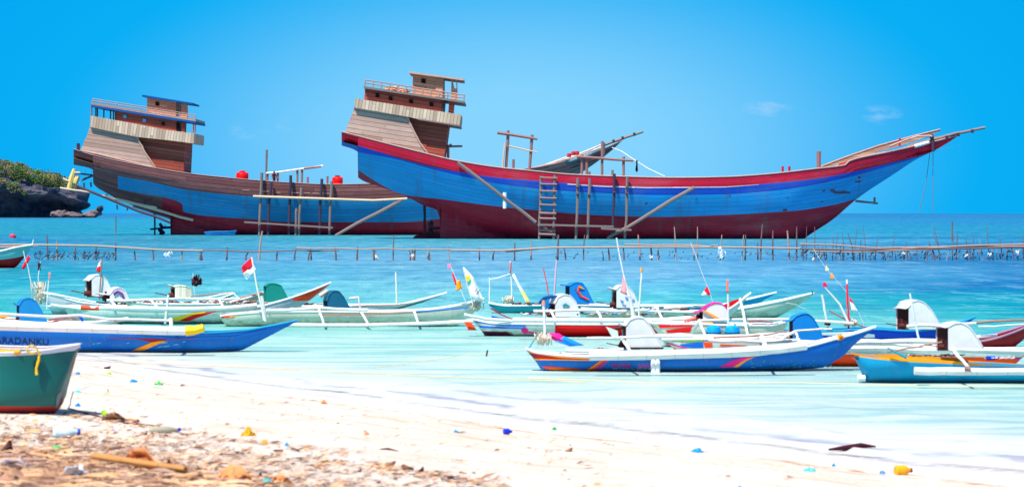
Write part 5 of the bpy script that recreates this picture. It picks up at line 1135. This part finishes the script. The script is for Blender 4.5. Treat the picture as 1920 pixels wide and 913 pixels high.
b = Boat(698, 'blue outrigger boat with pink name lettering, orange stern stripes and large white cover', [(986, 653), (1010, 661), (1100, 668), (1250, 670), (1400, 666), (1500, 652), (1570, 634), (1610, 623), (1642, 612)], [(986, 655), (1003, 675), (1017, 697), (1100, 700), (1250, 702), (1420, 699), (1500, 693), (1550, 686), (1580, 668), (1605, 643), (1642, 613.5)], blue_b, beam=.42, rail=cap_w, bf=[(986, .1), (1030, .45), (1120, .9), (1280, 1), (1430, .95), (1540, .5), (1642, .02)], n=110)
b.decal([(990, 659), (1050, 666), (1104, 670)], [(993, 661.5), (1050, 670), (1104, 673)], orange, n=30, m=1); b.decal([(993, 662), (1050, 670), (1104, 673)], [(1001, 672), (1050, 673.5), (1104, 674)], dred, n=30, m=2); b.decal([(1001, 672), (1050, 673.5), (1112, 674.5)], [(1004, 675), (1050, 675), (1110, 676)], orange, n=30, m=1, lift=.01)
b.decal([(1016, 686), (1060, 689), (1100, 693), (1128, 675)], [(1026, 692), (1060, 694), (1108, 697), (1138, 674)], ored, n=40, m=2, label='orange-red curved band sweeping up amidships'); b.decal([(1116, 697), (1128, 684), (1140, 673.5)], [(1120, 697), (1132, 684), (1143, 673.5)], pink, n=16, m=1); b.decal([(1030, 690.5), (1100, 695), (1126, 677)], [(1030, 691.5), (1101, 696), (1128, 677)], yellow, n=30, m=1, lift=.014)
b.T.part('lettering', b.h.text('PUTRA', 1148, 690, 8.5, 1184, slope=-.01), paint('magenta_letters', rgb(.85, .10, .45), .5), b.hull, label='magenta name lettering'); b.T.part('lettering', b.h.text('JAYA', 1196, 690, 8.5, 1222, slope=-.01), paint('magenta_letters', rgb(.85, .10, .45), .5), b.hull)
b.T.part('faded_lettering', b.h.text('PUTRA JAYA', 1150, 694, 4.5, 1222, lift=.01), paint('pale_old_letters', rgb(.45, .72, .80), .6), b.hull, label='older pale lettering showing beneath')
b.decal([(1375, 675), (1395, 670), (1418, 668)], [(1349, 688), (1372, 688), (1392, 677)], pink, n=20, m=3, label='pink and orange wing-shaped swoosh'); b.decal([(1392, 677), (1402, 672), (1418, 668)], [(1374, 688), (1384, 688), (1404, 673)], orange, n=16, m=2, lift=.012)
b.decal([(1343, 666), (1365, 667), (1384, 665)], [(1345, 668), (1365, 671), (1383, 668)], orange, n=8, m=1)
mb = MB(); random.seed(9)
for _ in range(46):
    x = random.uniform(1405, 1560); y = 690-random.random()**2*16-(x-1405)*.02; w_ = random.uniform(1, 4); b.h.decal([(x, y), (x+w_, y-.4)], [(x, y+random.uniform(.8, 3)), (x+w_*.8, y+random.uniform(.6, 2))], .01, 3, 1, mb)
b.T.part('chipped_paint', mb, paint('chipped_turquoise', rgb(.30, .66, .68), .7, dirt=.4), b.hull, label='chipped turquoise paint low on the bow')
b.decal([(1003, 697), (1200, 699), (1420, 697), (1545, 686)], [(1004, 700), (1200, 703), (1420, 700), (1545, 689)], paint('waterline_green', rgb(.03, .35, .50), .6), n=50, m=1, lift=.01)
b.flt([(1105, 667), (1200, 666), (1350, 661), (1460, 654), (1512, 647)], 8.6, bam_w, -.8); b.arms([((1165, 633), (1183, 660)), ((1428, 627), (1438, 652))], -.2, -.8, 3.0)
b.tube('upper_beam', [(1100, 634), (1170, 632), (1300, 631)], 2.6, bam_w, -.35)
b.canopy(1174, [(1174, 612), (1180, 600), (1194, 595), (1207, 596), (1218, 608), (1232, 632), (1245, 652)], 654, (1166, 608), -8, can_w, w=(.0, .7), label='large smooth white engine cover')
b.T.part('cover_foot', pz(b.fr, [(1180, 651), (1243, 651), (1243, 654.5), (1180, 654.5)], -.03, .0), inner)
b.rig((1017, 648), 71, 34, 16, 26); b.tube('stern_post', [(990, 655), (1005, 632), (1008, 622)], 1.0, teal, .4); b.pole([(1022, 645), (1021, 600), (1019, 567)], 2.8, bam_w, .25); b.tube('pole_tip', [(1019.5, 572), (1019, 563)], 3.2, paint('rusty_tip', rgb(.85, .55, .40), .7), .25)
b.tube('cloth_roll', [(1030, 627), (1045, 632), (1056, 638)], [4, 8.5, 7], pink, .3); b.flag([(1042, 640), (1058, 630), (1095, 647), (1068, 649)], paint('cloth_blue', rgb(.05, .52, .92), .7), .25, .02, name='cloth', label='blue cloth beside the pink roll')
b.T.part('shelf', pz(b.fr, [(1136, 612), (1158, 620), (1160, 634), (1150, 636)], .1, .13), hullw); b.tube('engine_pipe', [(1150, 616), (1172, 614), (1174, 625), (1160, 650)], 3.0, engine_m, .2)
b.tube('deck_board', [(1060, 657), (1110, 658), (1170, 655)], 4, bam_w, -.1); b.clutter(1110, 1175, 656, 14, seed=29)
T_ = Thing('bottle_float', 'pair of white plastic bottles hung over the side of the blue boat with pink lettering', 'float', b.fr.pt(1229, 690, -.08)); 
for dx in (-4, 4):
    T_.part('bottle', MB().lathe(b.fr.pt(1229+dx, 702, -.1), [(.0, 0), (.035, .01), (.038, .1), (.036, .2), (.02, .235), (.014, .25), (0, .26)], 14), paint('bottle_white', (.82, .82, .8), .3, dirt=.05), smooth=True)
T_.part('cord', tb(b.fr, [(1226, 672), (1229, 668), (1232, 673)], .008, -.12), rope_y)
single('orange_rag', (lambda m_: (leafclump(m_, b.fr.pt(1577, 632, .2), .05, 40, .03, 1.2), m_)[1])(MB()), orange, 'small orange rag tied at the blue bow of the boat with pink lettering', 'rag', b.fr.pt(1577, 632, .2))
b = Boat(720, 'sky blue outrigger boat with orange gunwale band and white cover at the right edge', [(1603, 664), (1640, 670), (1700, 670), (1780, 676), (1860, 684), (1990, 690), (2150, 680), (2260, 650)], [(1603, 666), (1616, 700), (1624, 720), (1800, 724), (2000, 726), (2150, 715), (2260, 652)], [orange, sky_b], bands=[[(1603, 667.5), (1640, 672.5), (1700, 678), (1780, 682), (1830, 685.5), (1862, 686), (1990, 692), (2260, 651)]], beam=.44, rail=None, bf=[(1603, .5), (1680, .85), (1850, 1), (2050, .9), (2260, .05)], n=80)
b.canopy(1778, [(1778, 613), (1790, 606), (1804, 605), (1818, 613), (1832, 632), (1845, 654)], 656, (1772, 614), -23, can_w)
b.flt([(1716, 695), (1800, 695.3), (1960, 697)], 7.2, bam_w, -.9); b.T.part('float_end', MB().tube([b.fr.pt(1714.5, 695, -.9), b.fr.pt(1717, 695, -.9)], 7.3/F*b.fr.D, 16), bam_c); b.arms([((1787, 656), (1815, 688))], -.1, -.85, 3.4); b.tube('lashing', [(1809, 690), (1820, 692)], 4, bam_b, -1.0)
b.tube('upper_beam', [(1780, 656), (1850, 656), (1960, 658)], 3.2, bam_w, -.1); b.tube('tiller', [(1664, 659), (1720, 650), (1766, 641)], 1.6, bam_b, .1); b.tube('paddle', [(1664, 652), (1684, 663), (1700, 670)], [1.4, 2, 3.4], teal, .0)
b.tube('hull_chest', [(1850, 671), (1866, 671)], 4, royal, .2); b.clutter(1690, 1800, 668, 24, seed=41); b.clutter(1840, 1930, 672, 20, seed=42, mats=(white_p, royal, dred, fray))
T_ = single('water_jug', tb(b.fr, [(1608, 709), (1622, 709)], .05, .3), white_p, 'white jug with dark cap floating at the stern of the sky blue boat', 'jug', b.fr.pt(1615, 709, .3), smooth=True)
# boat cropped by the left edge, far water
b = Boat(503, 'pale green boat with a dark red bottom anchored far out at the left edge', [(-120, 478), (-40, 476), (0, 471), (30, 464), (62, 459)], [(-120, 486), (-100, 506), (20, 506), (32, 499), (46, 482), (62, 460)], [paint('boat_pale_mint', rgb(.45, .76, .72), .5), dred], bands=[[(-120, 492), (0, 487), (40, 481), (50, 477), (62, 459.6)]], beam=.8, rail=bam_c, railr=.05, name='moored_boat')
b.tube('bow_post', [(60, 461), (63, 449)], 1.2, bam_w, .8)
# green boat on the sand
gp = ground(60, 779); fg = Fr(gp.y-.1, 60)
hg = Hull(fg, [[(-420, 640), (-200, 655), (0, 661), (45, 660), (90, 655), (120, 650), (148, 645)], [(-420, 648), (-200, 661), (0, 667), (45, 666), (90, 663), (120, 659), (140, 657), (148, 652)], [(-420, 735), (0, 761), (60, 762), (105, 761), (109, 759), (118, 735), (130, 700), (141, 664), (148, 655)], [(-420, 750), (-200, 780), (0, 788), (60, 784), (104, 774), (109, 766), (118, 735), (130, 700), (141, 664), (148, 655)]], .62, [(-420, 1), (-200, 1), (0, .85), (90, .5), (148, .06)], 12.0)
T_ = Thing('beached_boat', 'dark green boat with white top strake pulled up on the sand at left', 'boat', (gp.x, gp.y+.5, gp.z))
hm_ = T_.part('hull', hg.mesh(hg.stations(90, [107, 109]), [2, 8, 2], lambda x, bb: bb), [paint('strake_white', rgb(.85, .83, .86), .5, dirt=.3), green_h, paint('antifoul_red', rgb(.66, .20, .18), .7, dirt=.5)], smooth=True)
T_.part('deck', hg.deck(hg.stations(40), .06, .02), deck_b)
T_.part('gunwale', hg.rail(hg.stations(60), .008, .0), cap_w, smooth=True); T_.part('inner_rail', tb(fg, [(-300, 655), (0, 659.5), (38, 659)], .03, .15), orange)
T_.part('weathering', hg.decal([(107, 740), (112, 735), (118, 730)], [(104, 765), (107, 764), (110, 760)], .006, 8, 3), paint('grey_scrape', rgb(.45, .55, .55), .8, dirt=.6, scale=12), hm_)
kn = [fg.pt(x, y, hg.off(min(x, 146), max(y, 662))-.04) for x, y in ((66, 660), (58, 663), (50, 657), (52, 650), (60, 647), (68, 651), (72, 660), (74, 665))]
rp_ = Thing('mooring_rope', 'yellow rope knotted round the rim of the green boat and stretched over the water', 'rope', kn[0])
rp_.part('knot', MB().tube([Vector(p) for p in resample(kn, 22)], .0085, 7), rope_y, smooth=True)
rp_.part('tail', MB().tube([fg.pt(x, y, hg.off(x, max(y, 665))-.03) for x, y in ((74, 664), (72, 676), (68, 690), (69, 702))], [.010, .013, .011, .016], 7), rope_y, smooth=True)
p0 = fg.pt(76, 664, hg.off(76, 666)-.05); p2 = ground(600, 696); p2 = Vector(((600-960)/F*33, 33, H-(697-HY)/F*33))
def sag(a, b, s_, n=14): return [a.lerp(b, i/n)+Vector((0, 0, -s_*4*(i/n)*(1-i/n))) for i in range(n+1)]
q1 = fg.pt(150, 675, -.1)
def at(px, py, D): return Vector(((px-960)/F*D, D, H-(py-HY)/F*D))
rp_.part('line', MB().tube([p0, at(110, 669, 28.5), at(150, 675, 30), at(260, 681, 31), at(480, 689, 32.5), at(760, 703, 33.5), at(1000, 712, 34.3), at(1100, 716, 34.3)], .006, 6), bamboo('faded_rope', rgb(.95, .82, .55), 1), smooth=True)
rr = paint('faded_rope_paint', rgb(.93, .84, .62), .8)
single('mooring_rope', MB().tube([at(700, 690, 33), at(860, 668, 36), at(985, 655, 36.8)], .005, 6), rr, 'thin pale rope rising to the stern of the blue boat with pink lettering', 'rope', at(860, 668, 36))
single('mooring_rope', MB().tube([at(990, 708, 34.6), at(1200, 716, 34.2), at(1500, 717, 33.9), at(1650, 720.5, 33.4), at(1800, 723, 33.0), at(1990, 725, 32.6)], .0065, 6), rr, 'pale yellow rope lying along the water before the two blue boats on the right', 'rope', at(1500, 717, 34))
single('hanging_weight', tb(Fr(36), [(914, 656), (912, 668)], .012, 0), rust, 'small dark weight hanging on the thin rope left of the blue boat stern', 'weight', at(913, 662, 36))
# ================================================================ THINGS ON THE SAND
def clearp(name, col, r=.2): return paint(name, col, r, dirt=.1)
blue_p = clearp('plastic_blue', rgb(.05, .55, .85)); dblue_p = clearp('plastic_deep_blue', rgb(.05, .2, .75)); green_p = clearp('plastic_green', rgb(.15, .70, .3)); lime_p = clearp('plastic_lime', rgb(.62, .85, .1)); cyan_p = clearp('plastic_cyan', rgb(.2, .8, .82)); amber_p = clearp('plastic_amber', rgb(.90, .62, .08)); clear_p = clearp('plastic_pale', rgb(.78, .88, .92)); white_s = clearp('plastic_white', (.8, .8, .82))
husk_m = planks('coconut_husk', rgb(.55, .36, .26), rgb(.72, .48, .34), width=.02, length=.3, var=.4, seam=.6, bd=.006, streak=.6); husk_d = planks('dark_husk', rgb(.34, .16, .16), width=.02, length=.3, var=.4, seam=.6, bd=.006); bark_m = paint('driftwood_bark', rgb(.26, .05, .10), .9, dirt=.4, scale=8)
leaf_o = paint('dead_leaf_orange', rgb(.90, .58, .36), .8, dirt=.5, scale=10); leaf_b = paint('dead_leaf_brown', rgb(.66, .50, .40), .8, dirt=.6, scale=10)
def bottle(px, py, L, mat, ang, label, cap=dblue_p, cat='bottle', rad=.24, name='plastic_bottle'):
    g_ = ground(px, py); D = g_.y; L = L/F*D; r = L*rad; c = g_+Vector((0, 0, r*.85)); ax = Vector((math.cos(ang), .3*math.sin(ang*3+1), math.sin(ang)*.1)).normalized()
    T_ = Thing(name, label, cat, g_, 'plastic litter on the sand'); c = c-ax*L*.5
    T_.part('body', MB().lathe(c, [(.001, 0), (r*.8, .0), (r, L*.06), (r*.93, L*.3), (r, L*.5), (r*.92, L*.62), (r*.5, L*.8), (r*.34, L*.86), (r*.34, L*.92)], 14, axis=ax), mat, smooth=True); T_.part('cap', MB().lathe(c, [(r*.42, L*.9), (r*.42, L), (.001, L*1.01)], 12, axis=ax), cap, smooth=True)
def scrap(px, py, w, h, mat, label, cat='plastic scrap', seed=0, name='plastic_scrap'):
    g_ = ground(px, py+h/2); D = g_.y; random.seed(seed*7+px); w_, h_ = w/F*D/2, h/F*D; rows = []
    for i in range(9):
        u = -1+2*i/8; r = []
        for j in range(7):
            v = -1+2*j/6; r.append(g_+Vector((u*w_*(1-.35*abs(v))+random.gauss(0, w_*.12), v*w_*.5+random.gauss(0, w_*.1), max(.0, h_*.75*(1-abs(u)**3)*(1-v*v)*random.uniform(.15, 1.3))+.004)))
        rows.append(r)
    single(name, MB().grid(rows), mat, label, cat, g_, 'plastic litter on the sand', smooth=True, solid=.004)
def husk(px, py, w, mat, label, tilt=.4, name='coconut_husk', deep=.62):
    g_ = ground(px, py); r = w/F*g_.y/2*.85; rows = []
    for i in range(9):
        th = R(8+i*12); row = []
        for j in range(21):
            ph = 2*math.pi*j/20; n_ = 1+.12*math.sin(ph*3+i)+random.uniform(-.05, .05); x, y, z = r*math.sin(th)*math.cos(ph)*n_, r*.7*math.sin(th)*math.sin(ph)*n_, -r*deep*math.cos(th)*n_
            row.append(g_+Vector((x*math.cos(tilt)-z*math.sin(tilt), y, x*math.sin(tilt)+z*math.cos(tilt)+r*deep*.75)))
        rows.append(row)
    single(name, MB().grid(rows), mat, label, 'husk', g_, 'coconut husks on the sand', smooth=True, solid=r*.14)
def stick(pts, rpx, mat, label, name='stick', seg=8, group='sticks and driftwood on the sand'):
    P = [ground(x, y) for x, y in pts]; r = [q/F*P[0].y for q in rpx]; P = [p+Vector((0, 0, r_*.9)) for p, r_ in zip(P, r)]
    single(name, MB().tube(P, r, seg), mat, label, 'stick', P[0], group, smooth=True)
bottle(214, 803+8, 11, dblue_p, .3, 'small blue bottle end lying on the litter below the green boat'); 
bottle(125, 820, 50, clear_p, .1, 'clear plastic bottle with blue cap lying left of the sand litter'); bottle(108, 845, 22, green_p, .2, 'small green bottle with dark cap near the left coconut husk')
bottle(952, 814, 17, dblue_p, .1, 'deep blue bottle cap lying alone on the bare sand', cap=dblue_p, rad=.36); bottle(1694, 890, 34, amber_p, .05, 'yellow plastic bottle lying in the swash at lower right', cap=blk, rad=.3)
bottle(310, 812, 58, clearp('plastic_olive', rgb(.62, .60, .52)), .2, 'long cloudy bottle half buried in the brown litter', cap=dblue_p, rad=.13)
scrap(250, 713, 15, 7, blue_p, 'bright blue plastic scrap on the upper drift line', seed=1); scrap(298, 718, 16, 7, green_p, 'green plastic scrap on the upper drift line', seed=2); scrap(146, 699, 9, 6, blue_p, 'small blue scrap nearest the green boat stem', seed=3); scrap(146, 733, 11, 5, cyan_p, 'small cyan scrap on bare sand right of the green boat', seed=4)
scrap(146, 758, 11, 8, blue_p, 'blue scrap low beside the green boat', seed=5); scrap(195, 772, 14, 11, lime_p, 'lime green folded plastic piece on the sand', seed=6); scrap(205, 699, 8, 6, lime_p, 'tiny yellow-green scrap below the dark husk', seed=7); scrap(466, 808, 26, 18, amber_p, 'amber and red crumpled packet standing on the sand', seed=8, name='crumpled_packet')
scrap(1307, 843, 22, 9, blue_p, 'bright blue curved plastic lid piece on the wet sand', seed=9); scrap(1518, 879, 22, 8, cyan_p, 'turquoise crumpled plastic near the swash at lower right', seed=10); scrap(1563, 871, 8, 6, blue_p, 'tiny blue speck of plastic on the swash line', seed=11); scrap(1655, 884, 11, 8, blue_p, 'small blue scrap left of the yellow bottle', seed=12)
scrap(855, 807, 9, 7, blue_p, 'pale blue scrap on bare sand left of the deep blue cap', seed=13); scrap(538, 832, 9, 8, blue_p, 'small blue scrap at the edge of the brown litter', seed=14); scrap(497, 828, 13, 8, amber_p, 'orange-yellow scrap at the edge of the brown litter', seed=15); scrap(1040, 802, 9, 8, green_p, 'small green scrap on the swash line mid beach', seed=16); scrap(607, 752, 13, 9, leaf_o, 'orange leaf scrap on the swash line', seed=17, name='dead_leaf'); scrap(500, 900, 18, 12, cyan_p, 'pale cyan scrap at the bottom edge', seed=18)
scrap(688, 811, 9, 8, leaf_o, 'pale orange fragment alone on the bare sand', seed=19, name='dead_leaf'); scrap(103, 783, 12, 8, clear_p, 'pale plastic shred under the green boat stem', seed=20); scrap(1388, 913, 10, 10, blue_p, 'light blue scrap cut by the bottom edge', seed=21)
random.seed(31)
husk(201, 691, 15, husk_d, 'dark round husk alone near the water by the blue boat', .2); husk(71, 858, 38, husk_m, 'half coconut husk lying open upward on the litter at left', .1); husk(8, 852, 44, husk_d, 'dark husk cut by the left frame edge', 1.0); husk(312, 880, 30, husk_d, 'dark pointed husk behind the bamboo pole', 1.2); husk(730, 874, 26, husk_m, 'left husk of the brown clump on the sand', .3); husk(764, 880, 26, husk_m, 'middle husk of the brown clump on the sand', -.3); husk(788, 884, 18, husk_d, 'dark right husk of the brown clump on the sand', .8); husk(485, 893, 16, husk_d, 'small dark husk at the bottom left of centre', .9); husk(270, 815, 16, husk_d, 'dark husk at the end of the cloudy bottle', .6); husk(1066, 846, 17, husk_m, 'small brown husk alone on bare sand mid beach', .4); husk(673, 884, 14, husk_m, 'small husk left of the brown clump', .7)
P = [ground(178, 868), ground(262, 881), ground(348, 893)]
P = [p+Vector((0, 0, .05)) for p in P]
single('bamboo_pole', MB().tube(P, [.028, .026, .022], 12), bamboo('golden_bamboo', rgb(.74, .52, .28), .6), 'golden cut bamboo pole lying slantwise on the litter', 'pole', P[1], 'sticks and driftwood on the sand', smooth=True)
def bigleaf(px, py, w, h, mat, label, seed):
    g_ = ground(px, py); random.seed(seed); w_, h_ = w/F*g_.y, h/F*g_.y; mb = MB()
    for k_ in range(5):
        a = random.uniform(-1.2, 1.2); rows = []
        for i in range(8):
            u = i/7; half = math.sin(math.pi*min(1, u*.95+.05))*.33*w_; cx = (u-.5)*w_*(1-.12*k_); zz = h_*.62*math.sin(math.pi*u)**.7*random.uniform(.6, 1.15)*(1-.2*k_)
            rows.append([g_+Vector((cx+random.gauss(0, .01), v*half*math.cos(a)+k_*.02-.04+random.gauss(0, .008), max(.004, zz+v*half*math.sin(a)*.7+random.gauss(0, .012)+.25*half*(v*v)))) for v in (-1, -.5, 0, .5, 1)])
        mb.grid(rows)
    single('dead_leaf', mb, mat, label, 'leaf', g_, 'big dead leaves on the sand', smooth=True, solid=.003)
bigleaf(262, 870, 62, 34, leaf_o, 'large curled orange leaf standing behind the bamboo pole', 1); bigleaf(440, 900, 60, 26, leaf_o, 'curled orange-brown leaf pile right of the bamboo pole', 2); bigleaf(145, 893, 52, 20, white_s, 'pale folded sheet among the bottom left litter', 3); bigleaf(30, 880, 60, 18, clearp('dull_lilac', rgb(.80, .74, .76)), 'pale lilac sheet among the litter at left', 4); bigleaf(95, 905, 60, 16, leaf_b, 'brown curled frond piece at the bottom left', 5); bigleaf(25, 908, 70, 22, leaf_b, 'brown frond piece in the bottom left corner', 6); bigleaf(215, 788, 46, 10, leaf_b, 'low brown leaf heap on the middle drift line', 7); bigleaf(525, 905, 40, 14, leaf_o, 'orange leaf at the bottom edge left of centre', 9); bigleaf(370, 905, 40, 20, leaf_b, 'brown leaf at the bottom edge below the pole', 10)
# driftwood
P = [ground(1554, 846), ground(1582, 845), ground(1615, 841), ground(1642, 842)]
single('driftwood', MB().tube([p+Vector((0, 0, z)) for p, z in zip(P, (.02, .03, .035, .03))], [.010, .026, .028, .008], 10), bark_m, 'long dark piece of driftwood lying in the swash at lower right', 'driftwood', P[1], 'sticks and driftwood on the sand', smooth=True)
for pts, r, m_, lb in (([(712, 842), (728, 843), (748, 846)], [.8, 2.4, .6], husk_d, 'thin brown stick alone on the bare sand'), ([(545, 840), (556, 845), (564, 848)], [1.5, 2.4, 1], husk_d, 'dark stick at the edge of the litter'), ([(514, 846), (530, 845)], [2, 1.5], husk_d, 'short dark stick left of the litter edge'), ([(625, 864), (655, 864)], [1.6, 1], husk_m, 'thin horizontal stick left of the brown clump'), ([(120, 868), (150, 869), (178, 868)], [2.2, 2, 1.5], husk_d, 'dark twig leading to the bamboo pole'), ([(90, 880), (118, 900), (135, 913)], [1.5, 2.2, 2], clearp('green_stem', rgb(.45, .50, .15)), 'greenish stem crossing the bottom left litter'), ([(264, 850), (275, 880), (285, 893)], [1, 1.6, 2.6], leaf_o, 'bent leaf stalk crossing over the bamboo pole'), ([(838, 903), (865, 905)], [2.4, 1.6], husk_m, 'short brown stick near the bottom edge at centre'), ([(862, 886), (876, 888)], [1.8, .8], husk_d, 'tiny dark stick on pale sand near centre'), ([(410, 853), (460, 851)], [1, 1], husk_m, 'thin stick across the pale sand at left'), ([(130, 767), (165, 777), (240, 795), (300, 799)], [1.6, 1.8, 1.6, 1], husk_d, 'long dark twig running from the green boat along the drift line'), ([(200, 790), (240, 788), (262, 789)], [1, 2.4, 1.4], leaf_o, 'orange-brown stalk on the drift line')):
    stick(pts, r, m_, lb)
# seagrass, leaf bits and shell grit: uncountable
random.seed(77); lit_m, t = newmat('drift_litter'); rnd = t.new('ShaderNodeNewGeometry').outputs['Random Per Island']
cr = t.new('ShaderNodeValToRGB', {0: rnd}); e_ = cr.color_ramp; e_.elements[0].color = (*rgb(.36, .24, .18), 1); e_.elements[1].color = (*rgb(.95, .90, .84), 1)
for p_, c_ in ((.2, rgb(.58, .42, .32)), (.38, rgb(.84, .62, .42)), (.5, rgb(.62, .50, .44)), (.65, rgb(.60, .46, .36)), (.8, rgb(.84, .68, .54))):
    q = e_.elements.new(p_); q.color = (*c_, 1)
e_.interpolation = 'CONSTANT'; finish(t, cr.outputs[0], .85)
mb = MB()
def dens(px, py):
    d = 0
    if py > 770: d = max(0, min(1, (py-775)/55))*max(0, 1-(px-(py-770)*2.9)/ (260+(py-780)*1.9)) if px > (py-770)*2.9 else max(0, min(1, (py-775)/50))
    w_ = math.exp(-((py-(697+(px-150)*.118))/4.5)**2)*(.45 if 120 < px < 620 else 0); w2 = math.exp(-((py-(790+(px-200)*.14))/7)**2)*(.6 if px < 650 else 0)
    w3 = math.exp(-((py-(868+(px-600)*.12))/9)**2)*(.9 if 560 < px < 960 else 0)
    return min(1, max(d*1.1, w_, w2, w3, .03))
n_ = 0
while n_ < 13000:
    px = random.uniform(-60, 1150) if random.random() < .9 else random.uniform(900, 1960); py = random.uniform(690, 1000)
    if py < 700+(px-150)*.117: continue
    clump = .5+.5*math.sin(px*.043+math.sin(py*.11)*2)*math.sin(py*.23+px*.011)
    if random.random() > dens(px, py)*(.25+.75*clump): continue
    g_ = ground(px, py); n_ += 1; L_ = random.uniform(.012, .055)*(1.5 if random.random() < .15 else 1); a = random.gauss(0, .7); wd = L_*random.choice([.12, .12, .3, .6]); d = Vector((math.cos(a), math.sin(a), 0)); e = Vector((-d.y, d.x, 0)); z0 = Vector((0, 0, random.uniform(.002, .02))); up = Vector((0, 0, L_*random.uniform(.05, .45)))
    mb.add([g_-d*L_, g_-e*wd+z0, g_+e*wd+z0+up*.4, g_+d*L_+up], [[0, 1, 2], [1, 3, 2]])
twb = []
for _ in range(700):
    px = random.uniform(-60, 700)*random.random()**.4; py = 1000-random.random()**1.4*180
    if py < 800+px*.12: continue
    g_ = ground(px, py); a = random.gauss(0, .35); L_ = random.uniform(.05, .28); z0 = random.uniform(.0, .03)
    d = Vector((math.cos(a), math.sin(a), random.gauss(0, .05))); n0 = Vector((0, 0, z0+.004))
    mb.tube([g_-d*L_*.5+n0, g_+Vector((random.gauss(0, .012), random.gauss(0, .012), z0+.012)), g_+d*L_*.5+n0], [random.uniform(.001, .003), random.uniform(.002, .005), .0008], 5, cap=False)
for _ in range(1700):
    px = random.uniform(-60, 620)*random.random()**.35; py = 1010-random.random()**1.3*160
    if (px-60)*.22 > py-855+30: continue
    g_ = ground(px, py); L_ = random.uniform(.04, .16); a = random.gauss(0, .5); d = Vector((math.cos(a), math.sin(a), 0)); e = Vector((-d.y, d.x, 0)); wd = L_*random.choice([.03, .04, .06, .08, .12]); zz = random.uniform(.0, .03); q = []
    for i in range(5):
        u = -1+i/2; w_ = wd*(1-u*u*.85); z_ = zz+L_*.16*(1-u*u)*random.uniform(.2, 1); q.append((g_+d*L_*u-e*w_+Vector((0, 0, z_))*1, g_+d*L_*u+e*w_+Vector((0, 0, z_+w_*.8))))
    vs = [p for r in q for p in r]; mb.add(vs, [[2*i, 2*i+1, 2*i+3, 2*i+2] for i in range(4)])
single('drift_litter', mb, lit_m, 'brown dead leaves, seagrass and shell bits strewn over the lower left sand', 'litter', (0, 0, 0), kind='stuff')
